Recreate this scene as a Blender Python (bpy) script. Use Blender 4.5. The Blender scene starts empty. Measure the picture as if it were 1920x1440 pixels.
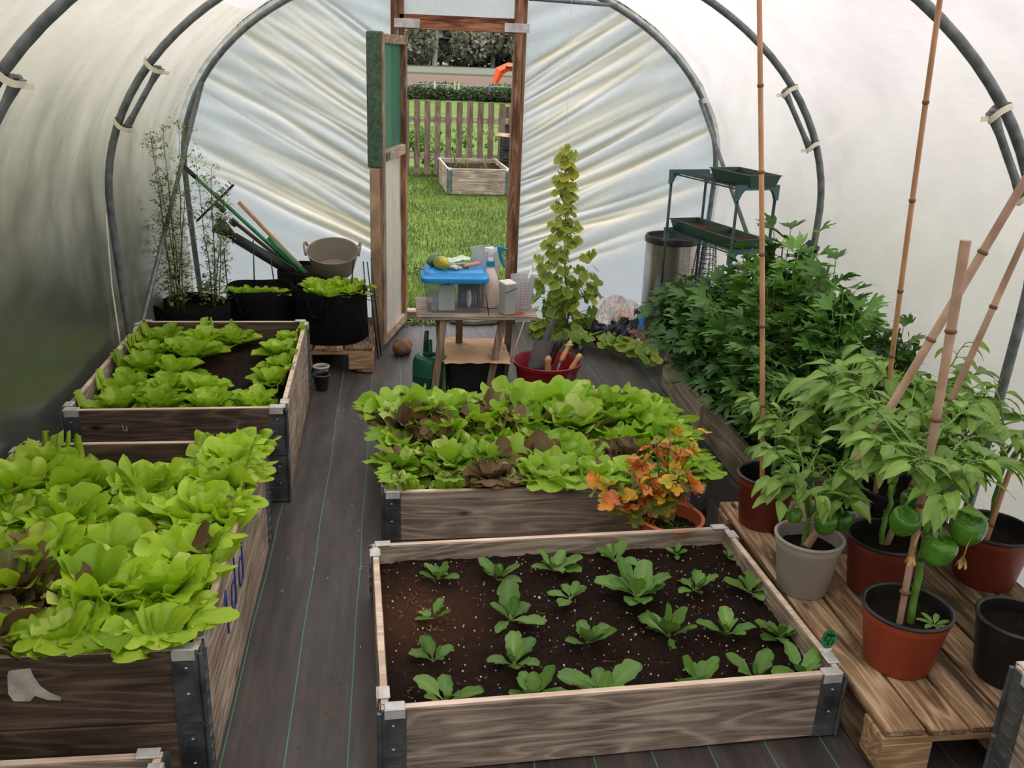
import bpy, math, random
import numpy as np
from mathutils import Matrix, Vector
rnd = random.Random(7)
RG = np.random.default_rng(7)
COL = bpy.context.scene.collection
PI = math.pi

# ------------------------------------------------------------------ helpers
def srgb(r, g, b):
    return tuple(((c/255.0)/12.92 if c/255.0 <= 0.04045 else ((c/255.0+0.055)/1.055)**2.4) for c in (r, g, b))

def tag(o, label=None, cat=None, group=None, kind=None):
    if label: o['label'] = label
    if cat: o['category'] = cat
    if group: o['group'] = group
    if kind: o['kind'] = kind
    return o

def empty(name, loc, label=None, cat=None, group=None):
    o = bpy.data.objects.new(name, None); COL.objects.link(o)
    o.location = loc; o.empty_display_size = .05
    return tag(o, label, cat, group)

class MB:
    """collects geometry in world coordinates"""
    def __init__(s): s.V = []; s.F = []; s.T = []; s.M = []; s.n = 0
    def add(s, v, faces, tint=0.5, m=0):
        v = np.asarray(v, float).reshape(-1, 3)
        s.V.append(v)
        t = np.full(len(v), float(tint)) if np.isscalar(tint) else np.asarray(tint, float).ravel()
        s.T.append(t)
        if isinstance(faces, np.ndarray): faces = [faces]
        for f in faces:
            f = np.asarray(f, int)
            if f.size: s.F.append((f + s.n, m))
        s.n += len(v); return s
    def box(s, c, d, rz=0, m=0, tint=.5, ch=0.0):
        """box with chamfered corners in plan/top when ch>0"""
        x, y, z = [q/2 for q in d]
        if ch <= 0:
            v = np.array([(a*x, b*y, e*z) for e in (-1, 1) for b in (-1, 1) for a in (-1, 1)], float)
            f = np.array([(0,2,3,1),(4,5,7,6),(0,1,5,4),(2,6,7,3),(0,4,6,2),(1,3,7,5)])
            fs = [f]
        else:
            k = min(ch, x*.9, y*.9, z*.9); vs = []
            # 24-vertex chamfered box: three verts per corner
            idx = {}
            for sx in (-1, 1):
                for sy in (-1, 1):
                    for sz in (-1, 1):
                        for ax in range(3):
                            p = [sx*(x-k), sy*(y-k), sz*(z-k)]; p[ax] = (sx*x, sy*y, sz*z)[ax]
                            idx[(sx, sy, sz, ax)] = len(vs); vs.append(p)
            quads = []; tris = []
            I = idx
            for sg in (-1, 1):
                q = [I[(sg,-1,-1,0)], I[(sg,1,-1,0)], I[(sg,1,1,0)], I[(sg,-1,1,0)]]; quads.append(q if sg > 0 else q[::-1])
                q = [I[(-1,sg,-1,1)], I[(-1,sg,1,1)], I[(1,sg,1,1)], I[(1,sg,-1,1)]]; quads.append(q if sg > 0 else q[::-1])
                q = [I[(-1,-1,sg,2)], I[(1,-1,sg,2)], I[(1,1,sg,2)], I[(-1,1,sg,2)]]; quads.append(q if sg > 0 else q[::-1])
            for a in (-1, 1):
                for b in (-1, 1):
                    q = [I[(a,b,-1,0)], I[(a,b,1,0)], I[(a,b,1,1)], I[(a,b,-1,1)]]; quads.append(q if a*b > 0 else q[::-1])
                    q = [I[(a,-1,b,2)], I[(a,1,b,2)], I[(a,1,b,0)], I[(a,-1,b,0)]]; quads.append(q if a*b > 0 else q[::-1])
                    q = [I[(-1,a,b,1)], I[(1,a,b,1)], I[(1,a,b,2)], I[(-1,a,b,2)]]; quads.append(q if a*b > 0 else q[::-1])
                    for c2 in (-1, 1):
                        t = [I[(a,b,c2,0)], I[(a,b,c2,1)], I[(a,b,c2,2)]]; tris.append(t if a*b*c2 > 0 else t[::-1])
            v = np.array(vs, float); fs = [np.array(quads), np.array(tris)]
        cs, sn = math.cos(rz), math.sin(rz)
        v = np.stack([v[:,0]*cs - v[:,1]*sn, v[:,0]*sn + v[:,1]*cs, v[:,2]], 1) + np.array(c, float)
        return s.add(v, fs, tint, m)
    def hexa(s, p8, m=0, tint=.5):
        """8 corner points, bottom 4 ccw then top 4 ccw"""
        return s.add(np.array(p8, float), np.array([(3,2,1,0),(4,5,6,7),(0,1,5,4),(1,2,6,5),(2,3,7,6),(3,0,4,7)]), tint, m)
    def bar(s, a, b, w, t, up=(0,0,1), m=0, tint=.5):
        a = np.array(a, float); b = np.array(b, float); d = b-a; d /= np.linalg.norm(d)
        u = np.array(up, float); side = np.cross(d, u)
        if np.linalg.norm(side) < 1e-4: side = np.cross(d, (1,0,0.))
        side /= np.linalg.norm(side); u = np.cross(side, d)
        P = []
        for q in (a, b):
            for (i, j) in ((-1,-1),(1,-1),(1,1),(-1,1)): P.append(q + side*i*w/2 + u*j*t/2)
        return s.add(P, np.array([(3,2,1,0),(4,5,6,7),(0,1,5,4),(1,2,6,5),(2,3,7,6),(3,0,4,7)])[:, ::-1], tint, m)
    def tube(s, pts, r, seg=8, m=0, tint=.5, closed=False, cap=True):
        P = np.array(pts, float); n = len(P)
        R = np.full(n, r) if np.isscalar(r) else np.array(r, float)
        if closed: D = np.roll(P, -1, 0) - np.roll(P, 1, 0)
        else: D = np.gradient(P, axis=0)
        D /= (np.linalg.norm(D, axis=1)[:, None] + 1e-12)
        u = np.array((0,0,1.)) if abs(D[0][2]) < .9 else np.array((1.,0,0))
        u = u - D[0]*(u@D[0]); u /= np.linalg.norm(u); V = []
        ang = np.linspace(0, 2*PI, seg, endpoint=False)
        for i in range(n):
            u = u - D[i]*(u@D[i]); u /= (np.linalg.norm(u) + 1e-12); w = np.cross(D[i], u)
            V.append(P[i] + R[i]*(np.cos(ang)[:,None]*u + np.sin(ang)[:,None]*w))
        V = np.concatenate(V); F = []
        k = n if closed else n-1
        for i in range(k):
            a = i*seg; b = ((i+1) % n)*seg
            j = np.arange(seg); j2 = (j+1) % seg
            F.append(np.stack([a+j, a+j2, b+j2, b+j], 1))
        fs = [np.concatenate(F)]
        if cap and not closed:
            fs += [np.arange(seg)[::-1][None], (np.arange(seg) + (n-1)*seg)[None]]
        return s.add(V, fs, tint, m)
    def lathe(s, prof, c, seg=32, m=0, tint=.5, sq=1.0, ang=None):
        """prof: list of (r,z); c centre; sq x scale"""
        P = np.array(prof, float); n = len(P)
        a = np.linspace(0, 2*PI, seg, endpoint=False)
        V = np.stack([np.outer(P[:,0], np.cos(a))*sq + c[0], np.outer(P[:,0], np.sin(a)) + c[1], np.repeat(P[:,1][:,None], seg, 1) + c[2]], 2).reshape(-1, 3)
        F = []; j = np.arange(seg); j2 = (j+1) % seg
        for i in range(n-1): F.append(np.stack([i*seg+j, i*seg+j2, (i+1)*seg+j2, (i+1)*seg+j], 1))
        return s.add(V, [np.concatenate(F)], tint, m)
    def disc(s, c, r, seg=32, m=0, rz=0):
        a = np.linspace(0, 2*PI, seg, endpoint=False)
        V = np.stack([c[0]+r*np.cos(a), c[1]+r*np.sin(a), np.full(seg, c[2])], 1)
        return s.add(V, [np.arange(seg)[None]], .5, m)
    def grid(s, V, tint=.5, m=0):
        """V: (a,b,3)"""
        a, b = V.shape[:2]; i = np.arange(a*b).reshape(a, b)
        F = np.stack([i[:-1,:-1], i[1:,:-1], i[1:,1:], i[:-1,1:]], -1).reshape(-1, 4)
        return s.add(V.reshape(-1, 3), [F], tint, m)
    def poly(s, pts, m=0, tint=.5):
        return s.add(pts, [np.arange(len(pts))[None]], tint, m)
    def ellipsoid(s, c, r, axis=(0,0,1), seg=14, ring=9, m=0, tint=.5, bump=0, rg=None):
        th = np.linspace(0, PI, ring); ph = np.linspace(0, 2*PI, seg, endpoint=False)
        T, Pp = np.meshgrid(th, ph, indexing='ij')
        V = np.stack([np.sin(T)*np.cos(Pp), np.sin(T)*np.sin(Pp), np.cos(T)], -1)
        if bump:
            k = (rg or RG).normal(size=(4, 3))*2.2
            n = sum(np.sin(V@kk + i*1.7) for i, kk in enumerate(k))
            V = V*(1 + bump*n[..., None]*.5)
        V = V*np.array(r)
        V = V.reshape(-1, 3)@rot_to(axis).T + np.array(c)
        i = np.arange(ring*seg).reshape(ring, seg); j = np.roll(i, -1, 1)
        F = np.stack([i[:-1], i[1:], j[1:], j[:-1]], -1).reshape(-1, 4)
        return s.add(V, [F], tint, m)
    def contain(s, xy, rim, floor, tr=None):
        """keep foliage inside a bed below its rim, draping over the rim above it"""
        x0, x1, y0, y1 = xy
        for li, v in enumerate(s.V):
            inx = (v[:,0] > x0) & (v[:,0] < x1) & (v[:,1] > y0) & (v[:,1] < y1)
            low = (~inx) & (v[:,2] < rim-.03)
            v[low, 0] = np.clip(v[low, 0], x0, x1); v[low, 1] = np.clip(v[low, 1], y0, y1)
            mid = (~inx) & (v[:,2] >= rim-.03); v[mid, 2] = np.maximum(v[mid, 2], rim + .009 + .0011*(len(s.V)-li) + .25*np.minimum(rim - v[mid, 2], 0) + .12*np.clip(rim + .02 - v[mid, 2], 0, .05))
            v[:,2] = np.maximum(v[:,2], floor + .0007*(len(s.V)-li))
        return s
    def inside(s, gap=.045):
        for v in s.V:
            hw = halfw(np.clip(v[:,2], 0, 2.15)) - gap
            v[:,0] = XC + np.clip(v[:,0]-XC, -hw, hw)
        return s
    def build(s, name, mats, parent=None, loc=None, smooth=False, kind=None, bevel=0):
        if not isinstance(mats, (list, tuple)): mats = [mats]
        V = np.concatenate(s.V) if s.V else np.zeros((0, 3))
        org = np.array(parent.location) if parent is not None else (np.array(loc) if loc is not None else np.zeros(3))
        if parent is not None and parent.parent is not None: org = np.array(parent.parent.location) + np.array(parent.location)
        me = bpy.data.meshes.new(name)
        me.vertices.add(len(V)); me.vertices.foreach_set('co', (V-org).ravel())
        L = np.concatenate([f.ravel() for f, m in s.F])
        tot = np.concatenate([np.full(len(f), f.shape[1]) for f, m in s.F])
        mi = np.concatenate([np.full(len(f), m) for f, m in s.F])
        me.loops.add(len(L)); me.loops.foreach_set('vertex_index', L.astype(np.int32))
        me.polygons.add(len(tot)); st = np.concatenate([[0], np.cumsum(tot)[:-1]])
        me.polygons.foreach_set('loop_start', st.astype(np.int32))
        me.polygons.foreach_set('material_index', mi.astype(np.int32))
        me.polygons.foreach_set('use_smooth', np.full(len(tot), bool(smooth)))
        at = me.attributes.new('tint', 'FLOAT', 'POINT'); at.data.foreach_set('value', np.concatenate(s.T).astype(np.float32))
        me.update(calc_edges=True); me.validate()
        for mt in mats: me.materials.append(mt)
        o = bpy.data.objects.new(name, me); COL.objects.link(o)
        if parent is not None: o.parent = parent
        elif loc is not None: o.location = loc
        if kind: o['kind'] = kind
        if smooth == 'auto':
            me.set_sharp_from_angle(angle=math.radians(38))
        if bevel:
            b = o.modifiers.new('bevel', 'BEVEL'); b.width = bevel; b.segments = 2; b.limit_method = 'ANGLE'
        return o

def rot_to(axis):
    z = np.array(axis, float); z /= np.linalg.norm(z)
    a = np.array((1., 0, 0)) if abs(z[0]) < .9 else np.array((0, 1., 0))
    x = np.cross(a, z); x /= np.linalg.norm(x); y = np.cross(z, x)
    return np.stack([x, y, z], 1)

def copy_tree(o, loc, label=None, rz=None, scale=None):
    r = o.copy(); COL.objects.link(r); r.location = loc
    if label: r['label'] = label
    if rz is not None: r.rotation_euler[2] = rz
    if scale: r.scale = (scale,)*3
    for ch in list(o.children):
        c = ch.copy(); COL.objects.link(c); c.parent = r
        for g in ch.children:
            d = g.copy(); COL.objects.link(d); d.parent = c
    return r

# ------------------------------------------------------------------ materials
def newmat(name):
    m = bpy.data.materials.new(name); m.use_nodes = True
    nt = m.node_tree; nt.nodes.clear()
    out = nt.nodes.new('ShaderNodeOutputMaterial')
    return m, nt, out
def N(nt, t, **kw):
    n = nt.nodes.new(t)
    for k, v in kw.items():
        if k.startswith('i_'):
            key = k[2:]; key = int(key) if key.isdigit() else key.replace('_', ' ')
            n.inputs[key].default_value = v
        else: setattr(n, k, v)
    return n
def ramp(nt, fac, stops):
    r = nt.nodes.new('ShaderNodeValToRGB')
    el = r.color_ramp.elements
    while len(el) < len(stops): el.new(.5)
    for e, (p, c) in zip(el, stops): e.position = p; e.color = tuple(c[:3]) + (1,)
    nt.links.new(fac, r.inputs[0]); return r
def mapped(nt, scale, coord='Object'):
    tc = N(nt, 'ShaderNodeTexCoord'); mp = N(nt, 'ShaderNodeMapping'); mp.inputs['Scale'].default_value = scale
    nt.links.new(tc.outputs[coord], mp.inputs[0])
    return mp.outputs[0]
def randoffset(nt, vec):
    oi = N(nt, 'ShaderNodeObjectInfo'); mu = N(nt, 'ShaderNodeMath', operation='MULTIPLY', i_1=37.0)
    nt.links.new(oi.outputs['Random'], mu.inputs[0])
    ad = N(nt, 'ShaderNodeVectorMath', operation='ADD'); nt.links.new(vec, ad.inputs[0]); nt.links.new(mu.outputs[0], ad.inputs[1])
    return ad.outputs[0]
def mixc(nt, fac, a, b, mode='MIX'):
    x = N(nt, 'ShaderNodeMix', data_type='RGBA', blend_type=mode)
    for sock, val in ((x.inputs[0], fac), (x.inputs[6], a), (x.inputs[7], b)):
        if hasattr(val, 'is_linked') or isinstance(val, bpy.types.NodeSocket): nt.links.new(val, sock)
        elif isinstance(val, (int, float)): sock.default_value = val
        else: sock.default_value = tuple(val[:3]) + (1,)
    return x.outputs[2]

def mat_plain(name, rgb, rough=.6, metal=0, var=.12, scale=8, bump=0.0, spec=.5, rgb2=None, detail=4):
    m, nt, out = newmat(name)
    b = N(nt, 'ShaderNodeBsdfPrincipled', i_Roughness=rough, i_Metallic=metal); b.inputs['Specular IOR Level'].default_value = spec
    c = srgb(*rgb); v = randoffset(nt, mapped(nt, (1, 1, 1)))
    no = N(nt, 'ShaderNodeTexNoise', i_Scale=scale, i_Detail=detail); nt.links.new(v, no.inputs['Vector'])
    lo = srgb(*rgb2) if rgb2 else tuple(q*(1-var*2.2) for q in c)
    hi = c if rgb2 else tuple(min(1, q*(1+var)) for q in c)
    r = ramp(nt, no.outputs[0], [(.32, lo), (.66, hi)])
    nt.links.new(r.outputs[0], b.inputs['Base Color'])
    if bump:
        bp = N(nt, 'ShaderNodeBump', i_Strength=bump, i_Distance=.01); nt.links.new(no.outputs[0], bp.inputs['Height']); nt.links.new(bp.outputs[0], b.inputs['Normal'])
    nt.links.new(b.outputs[0], out.inputs[0]); return m

def mat_wood(name, lo, mid, hi, axis='x', rough=.8, grain=1.0, stain=None, knots=True):
    """weathered softwood, grain running along one axis"""
    m, nt, out = newmat(name)
    b = N(nt, 'ShaderNodeBsdfPrincipled', i_Roughness=rough); b.inputs['Specular IOR Level'].default_value = .25
    sc = {'x': (1, 9, 9), 'y': (9, 1, 9), 'z': (9, 9, 1)}[axis]
    base = randoffset(nt, mapped(nt, (1, 1, 1)))
    mp = N(nt, 'ShaderNodeMapping'); mp.inputs['Scale'].default_value = sc; nt.links.new(base, mp.inputs[0])
    # warped growth rings
    n0 = N(nt, 'ShaderNodeTexNoise', i_Scale=1.6, i_Detail=1.0, i_Distortion=.3); nt.links.new(mp.outputs[0], n0.inputs['Vector'])
    mul = N(nt, 'ShaderNodeMath', operation='MULTIPLY', i_1=46.0*grain); nt.links.new(n0.outputs[0], mul.inputs[0])
    si = N(nt, 'ShaderNodeMath', operation='SINE'); nt.links.new(mul.outputs[0], si.inputs[0])
    rr = ramp(nt, si.outputs[0], [(.0, (0, 0, 0)), (.75, (.6, .6, .6)), (1.0, (1, 1, 1))])
    # fine fibres
    mp2 = N(nt, 'ShaderNodeMapping'); mp2.inputs['Scale'].default_value = tuple(q*(3 if q == 1 else 11) for q in sc); nt.links.new(base, mp2.inputs[0])
    n1 = N(nt, 'ShaderNodeTexNoise', i_Scale=1.2, i_Detail=6.0, i_Roughness=.7); nt.links.new(mp2.outputs[0], n1.inputs['Vector'])
    n2 = N(nt, 'ShaderNodeTexNoise', i_Scale=5.0, i_Detail=3.0); nt.links.new(base, n2.inputs['Vector'])
    a = N(nt, 'ShaderNodeMath', operation='MULTIPLY', i_1=.20); nt.links.new(rr.outputs[0], a.inputs[0])
    c = N(nt, 'ShaderNodeMath', operation='MULTIPLY_ADD', i_1=.75); nt.links.new(n1.outputs[0], c.inputs[0]); nt.links.new(a.outputs[0], c.inputs[2])
    d = N(nt, 'ShaderNodeMath', operation='MULTIPLY_ADD', i_1=.5); nt.links.new(n2.outputs[0], d.inputs[0]); nt.links.new(c.outputs[0], d.inputs[2])
    colr = ramp(nt, d.outputs[0], [(.46, srgb(*lo)), (.68, srgb(*mid)), (.92, srgb(*hi))])
    col = colr.outputs[0]
    if knots:
        mk = N(nt, 'ShaderNodeMapping'); mk.inputs['Scale'].default_value = tuple(q*(1.0 if q == 1 else .33) for q in sc); nt.links.new(base, mk.inputs[0])
        vo = N(nt, 'ShaderNodeTexVoronoi', i_Scale=2.3); nt.links.new(mk.outputs[0], vo.inputs['Vector'])
        kr = ramp(nt, vo.outputs['Distance'], [(.03, (1, 1, 1)), (.09, (0, 0, 0))])
        col = mixc(nt, kr.outputs[0], col, tuple(q*.35 for q in srgb(*lo)))
    if stain:
        ns = N(nt, 'ShaderNodeTexNoise', i_Scale=3.5, i_Detail=5.0); ms = N(nt, 'ShaderNodeMapping'); ms.inputs['Scale'].default_value = tuple(q*(.8 if q == 1 else .35) for q in sc)
        nt.links.new(base, ms.inputs[0]); nt.links.new(ms.outputs[0], ns.inputs['Vector'])
        sr = ramp(nt, ns.outputs[0], [(.52, (0, 0, 0)), (.62, (.85, .85, .85))])
        col = mixc(nt, sr.outputs[0], col, srgb(*stain))
    nt.links.new(col, b.inputs['Base Color'])
    bp = N(nt, 'ShaderNodeBump', i_Strength=.35, i_Distance=.004); nt.links.new(c.outputs[0], bp.inputs['Height']); nt.links.new(bp.outputs[0], b.inputs['Normal'])
    nt.links.new(b.outputs[0], out.inputs[0]); return m

def mat_leaf(name, dark, light, rib, trans=.3, rough=.45, stops=None, hue=.25, nscale=30, bump=.3):
    m, nt, out = newmat(name)
    at = N(nt, 'ShaderNodeAttribute', attribute_name='tint')
    st = [(p, srgb(*c)) for p, c in stops] if stops else [(0.0, srgb(*dark)), (.7, srgb(*light)), (1.0, srgb(*rib))]
    v = mapped(nt, (1, 1, 1)); no = N(nt, 'ShaderNodeTexNoise', i_Scale=nscale, i_Detail=2.0); nt.links.new(v, no.inputs['Vector'])
    ma = N(nt, 'ShaderNodeMath', operation='MULTIPLY_ADD', i_1=.22, i_2=-.11); nt.links.new(no.outputs[0], ma.inputs[0])
    ad = N(nt, 'ShaderNodeMath', operation='ADD', use_clamp=True); nt.links.new(at.outputs['Fac'], ad.inputs[0]); nt.links.new(ma.outputs[0], ad.inputs[1])
    r = ramp(nt, ad.outputs[0], st)
    oi = N(nt, 'ShaderNodeObjectInfo'); mr = N(nt, 'ShaderNodeMapRange', i_3=1-hue, i_4=1+hue*.6); nt.links.new(oi.outputs['Random'], mr.inputs[0])
    hs = N(nt, 'ShaderNodeHueSaturation'); nt.links.new(r.outputs[0], hs.inputs['Color']); nt.links.new(mr.outputs[0], hs.inputs['Value'])
    b = N(nt, 'ShaderNodeBsdfPrincipled', i_Roughness=rough); b.inputs['Specular IOR Level'].default_value = .4
    nt.links.new(hs.outputs[0], b.inputs['Base Color'])
    t = N(nt, 'ShaderNodeBsdfTranslucent'); 
    bc = mixc(nt, .35, hs.outputs[0], (1.0, 1.0, .1), 'MULTIPLY'); nt.links.new(bc, t.inputs[0])
    if bump:
        bp = N(nt, 'ShaderNodeBump', i_Strength=bump, i_Distance=.004)
        n3 = N(nt, 'ShaderNodeTexNoise', i_Scale=nscale*3, i_Detail=1.0); nt.links.new(v, n3.inputs['Vector'])
        nt.links.new(n3.outputs[0], bp.inputs['Height']); nt.links.new(bp.outputs[0], b.inputs['Normal'])
    mx = N(nt, 'ShaderNodeMixShader', i_0=trans); nt.links.new(b.outputs[0], mx.inputs[1]); nt.links.new(t.outputs[0], mx.inputs[2])
    nt.links.new(mx.outputs[0], out.inputs[0]); return m

def mat_film(name, colstops=None, dirt_shade=0.0, end=False, left=False):
    m, nt, out = newmat(name)
    at = N(nt, 'ShaderNodeAttribute', attribute_name='tint')
    tc = N(nt, 'ShaderNodeTexCoord'); sp = N(nt, 'ShaderNodeSeparateXYZ'); nt.links.new(tc.outputs['Object'], sp.inputs[0])
    base = srgb(230, 223, 224) if not left else srgb(222, 213, 202)
    v = mapped(nt, (1, 1, 1))
    no = N(nt, 'ShaderNodeTexNoise', i_Scale=2.2, i_Detail=6.0, i_Roughness=.6); nt.links.new(v, no.inputs['Vector'])
    if end:
        col = mixc(nt, at.outputs['Fac'], srgb(200, 206, 216), srgb(252, 234, 200))
        sm = ramp(nt, no.outputs[0], [(.3, (.86, .86, .86)), (.7, (1, 1, 1))]); col = mixc(nt, 1.0, col, sm.outputs[0], 'MULTIPLY')
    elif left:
        # algae and outside shade painted into the film colour, denser towards the ground
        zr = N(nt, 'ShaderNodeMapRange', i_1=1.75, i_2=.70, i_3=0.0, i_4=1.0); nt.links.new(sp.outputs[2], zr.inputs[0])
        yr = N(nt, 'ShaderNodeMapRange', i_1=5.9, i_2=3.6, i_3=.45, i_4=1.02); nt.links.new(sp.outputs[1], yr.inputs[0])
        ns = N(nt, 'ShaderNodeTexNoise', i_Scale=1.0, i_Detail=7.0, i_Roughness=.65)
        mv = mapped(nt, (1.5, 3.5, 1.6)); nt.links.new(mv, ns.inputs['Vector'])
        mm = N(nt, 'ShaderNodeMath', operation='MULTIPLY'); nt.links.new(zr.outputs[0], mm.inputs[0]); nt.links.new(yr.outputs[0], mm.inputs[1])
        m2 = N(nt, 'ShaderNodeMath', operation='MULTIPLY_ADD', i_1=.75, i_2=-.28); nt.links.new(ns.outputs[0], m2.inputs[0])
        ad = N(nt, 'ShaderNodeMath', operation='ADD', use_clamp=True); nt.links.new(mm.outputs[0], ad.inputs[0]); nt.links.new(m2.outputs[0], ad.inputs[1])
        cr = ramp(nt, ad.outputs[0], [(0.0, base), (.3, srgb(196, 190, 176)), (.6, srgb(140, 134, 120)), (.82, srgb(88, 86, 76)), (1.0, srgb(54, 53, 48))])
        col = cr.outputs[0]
    else:
        sm = ramp(nt, no.outputs[0], [(.3, tuple(q*.86 for q in base)), (.7, base)]); col = sm.outputs[0]
    fine = N(nt, 'ShaderNodeTexNoise', i_Scale=1.0, i_Detail=4.0); mv2 = mapped(nt, (60, 8, 60)); nt.links.new(mv2, fine.inputs['Vector'])
    fr = ramp(nt, fine.outputs[0], [(.3, (.93, .93, .93)), (.7, (1, 1, 1))]); col = mixc(nt, 1.0, col, fr.outputs[0], 'MULTIPLY')
    d = N(nt, 'ShaderNodeBsdfDiffuse'); t = N(nt, 'ShaderNodeBsdfTranslucent'); nt.links.new(col, d.inputs[0]); nt.links.new(col, t.inputs[0])
    mx = N(nt, 'ShaderNodeMixShader', i_0=.72); nt.links.new(d.outputs[0], mx.inputs[1]); nt.links.new(t.outputs[0], mx.inputs[2])
    g = N(nt, 'ShaderNodeBsdfGlossy', i_Roughness=.32); lw = N(nt, 'ShaderNodeLayerWeight', i_Blend=.25)
    ml = N(nt, 'ShaderNodeMath', operation='MULTIPLY', i_1=.35); nt.links.new(lw.outputs['Fresnel'], ml.inputs[0])
    m3 = N(nt, 'ShaderNodeMixShader'); nt.links.new(ml.outputs[0], m3.inputs[0]); nt.links.new(mx.outputs[0], m3.inputs[1]); nt.links.new(g.outputs[0], m3.inputs[2])
    bp = N(nt, 'ShaderNodeBump', i_Strength=.25, i_Distance=.02); nt.links.new(no.outputs[0], bp.inputs['Height'])
    nt.links.new(bp.outputs[0], d.inputs['Normal']); nt.links.new(bp.outputs[0], g.inputs['Normal'])
    nt.links.new(m3.outputs[0], out.inputs[0]); return m

def mat_clear(name, rgb, alpha=.35, rough=.25):
    """thin cloudy plastic: part see-through, part milky"""
    m, nt, out = newmat(name); c = srgb(*rgb)
    tr = N(nt, 'ShaderNodeBsdfTransparent'); tr.inputs[0].default_value = tuple(min(1, q*1.05) for q in c) + (1,)
    b = N(nt, 'ShaderNodeBsdfPrincipled', i_Roughness=rough); b.inputs['Base Color'].default_value = c + (1,)
    tl = N(nt, 'ShaderNodeBsdfTranslucent'); tl.inputs[0].default_value = c + (1,)
    m1 = N(nt, 'ShaderNodeMixShader', i_0=.5); nt.links.new(b.outputs[0], m1.inputs[1]); nt.links.new(tl.outputs[0], m1.inputs[2])
    no = N(nt, 'ShaderNodeTexNoise', i_Scale=12.0); nt.links.new(mapped(nt, (1, 1, 1)), no.inputs['Vector'])
    mr = N(nt, 'ShaderNodeMapRange', i_3=alpha*.85, i_4=min(1, alpha*1.15)); nt.links.new(no.outputs[0], mr.inputs[0])
    mx = N(nt, 'ShaderNodeMixShader'); nt.links.new(mr.outputs[0], mx.inputs[0]); nt.links.new(tr.outputs[0], mx.inputs[1]); nt.links.new(m1.outputs[0], mx.inputs[2])
    nt.links.new(mx.outputs[0], out.inputs[0]); return m

def mat_floor():
    m, nt, out = newmat('woven_fabric')
    tc = N(nt, 'ShaderNodeTexCoord'); sp = N(nt, 'ShaderNodeSeparateXYZ'); nt.links.new(tc.outputs['Object'], sp.inputs[0])
    v = mapped(nt, (1, 1, 1))
    b = N(nt, 'ShaderNodeBsdfPrincipled', i_Roughness=.5); b.inputs['Specular IOR Level'].default_value = .55
    n1 = N(nt, 'ShaderNodeTexNoise', i_Scale=1.0, i_Detail=5.0, i_Roughness=.65); mv = mapped(nt, (16, 2.0, 1)); nt.links.new(mv, n1.inputs['Vector'])
    r1 = ramp(nt, n1.outputs[0], [(.3, srgb(46, 42, 40)), (.55, srgb(74, 68, 65)), (.75, srgb(104, 95, 89))])
    n2 = N(nt, 'ShaderNodeTexNoise', i_Scale=3.2, i_Detail=8.0, i_Roughness=.7); nt.links.new(v, n2.inputs['Vector'])
    r2 = ramp(nt, n2.outputs[0], [(.56, (0, 0, 0)), (.75, (.75, .75, .75))])
    col = mixc(nt, r2.outputs[0], r1.outputs[0], srgb(86, 68, 54))
    # fine weave
    wx = N(nt, 'ShaderNodeTexWave', i_Scale=90.0, bands_direction='X'); nt.links.new(v, wx.inputs['Vector'])
    wy = N(nt, 'ShaderNodeTexWave', i_Scale=90.0, bands_direction='Y'); nt.links.new(v, wy.inputs['Vector'])
    ww = N(nt, 'ShaderNodeMath', operation='MULTIPLY'); nt.links.new(wx.outputs['Fac'], ww.inputs[0]); nt.links.new(wy.outputs['Fac'], ww.inputs[1])
    wr = ramp(nt, ww.outputs[0], [(0, (.82, .82, .82)), (1, (1.1, 1.1, 1.1))]); col = mixc(nt, .8, col, wr.outputs[0], 'MULTIPLY')
    # green tracer threads woven in every 156 mm
    nw = N(nt, 'ShaderNodeTexNoise', i_Scale=1.5, i_Detail=1.0); mw = mapped(nt, (.2, 1, 1)); nt.links.new(mw, nw.inputs['Vector'])
    wob = N(nt, 'ShaderNodeMath', operation='MULTIPLY_ADD', i_1=.02); nt.links.new(nw.outputs[0], wob.inputs[0]); nt.links.new(sp.outputs[0], wob.inputs[2])
    a = N(nt, 'ShaderNodeMath', operation='ADD', i_1=10*.156+.435-.01); nt.links.new(wob.outputs[0], a.inputs[0])
    q = N(nt, 'ShaderNodeMath', operation='MODULO', i_1=.156); nt.links.new(a.outputs[0], q.inputs[0])
    k = N(nt, 'ShaderNodeMath', operation='LESS_THAN', i_1=.0034); nt.links.new(q.outputs[0], k.inputs[0])
    col = mixc(nt, k.outputs[0], col, srgb(66, 132, 112))
    nt.links.new(col, b.inputs['Base Color'])
    bp = N(nt, 'ShaderNodeBump', i_Strength=.3, i_Distance=.006); nt.links.new(n1.outputs[0], bp.inputs['Height']); nt.links.new(bp.outputs[0], b.inputs['Normal'])
    nt.links.new(b.outputs[0], out.inputs[0]); return m

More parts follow.
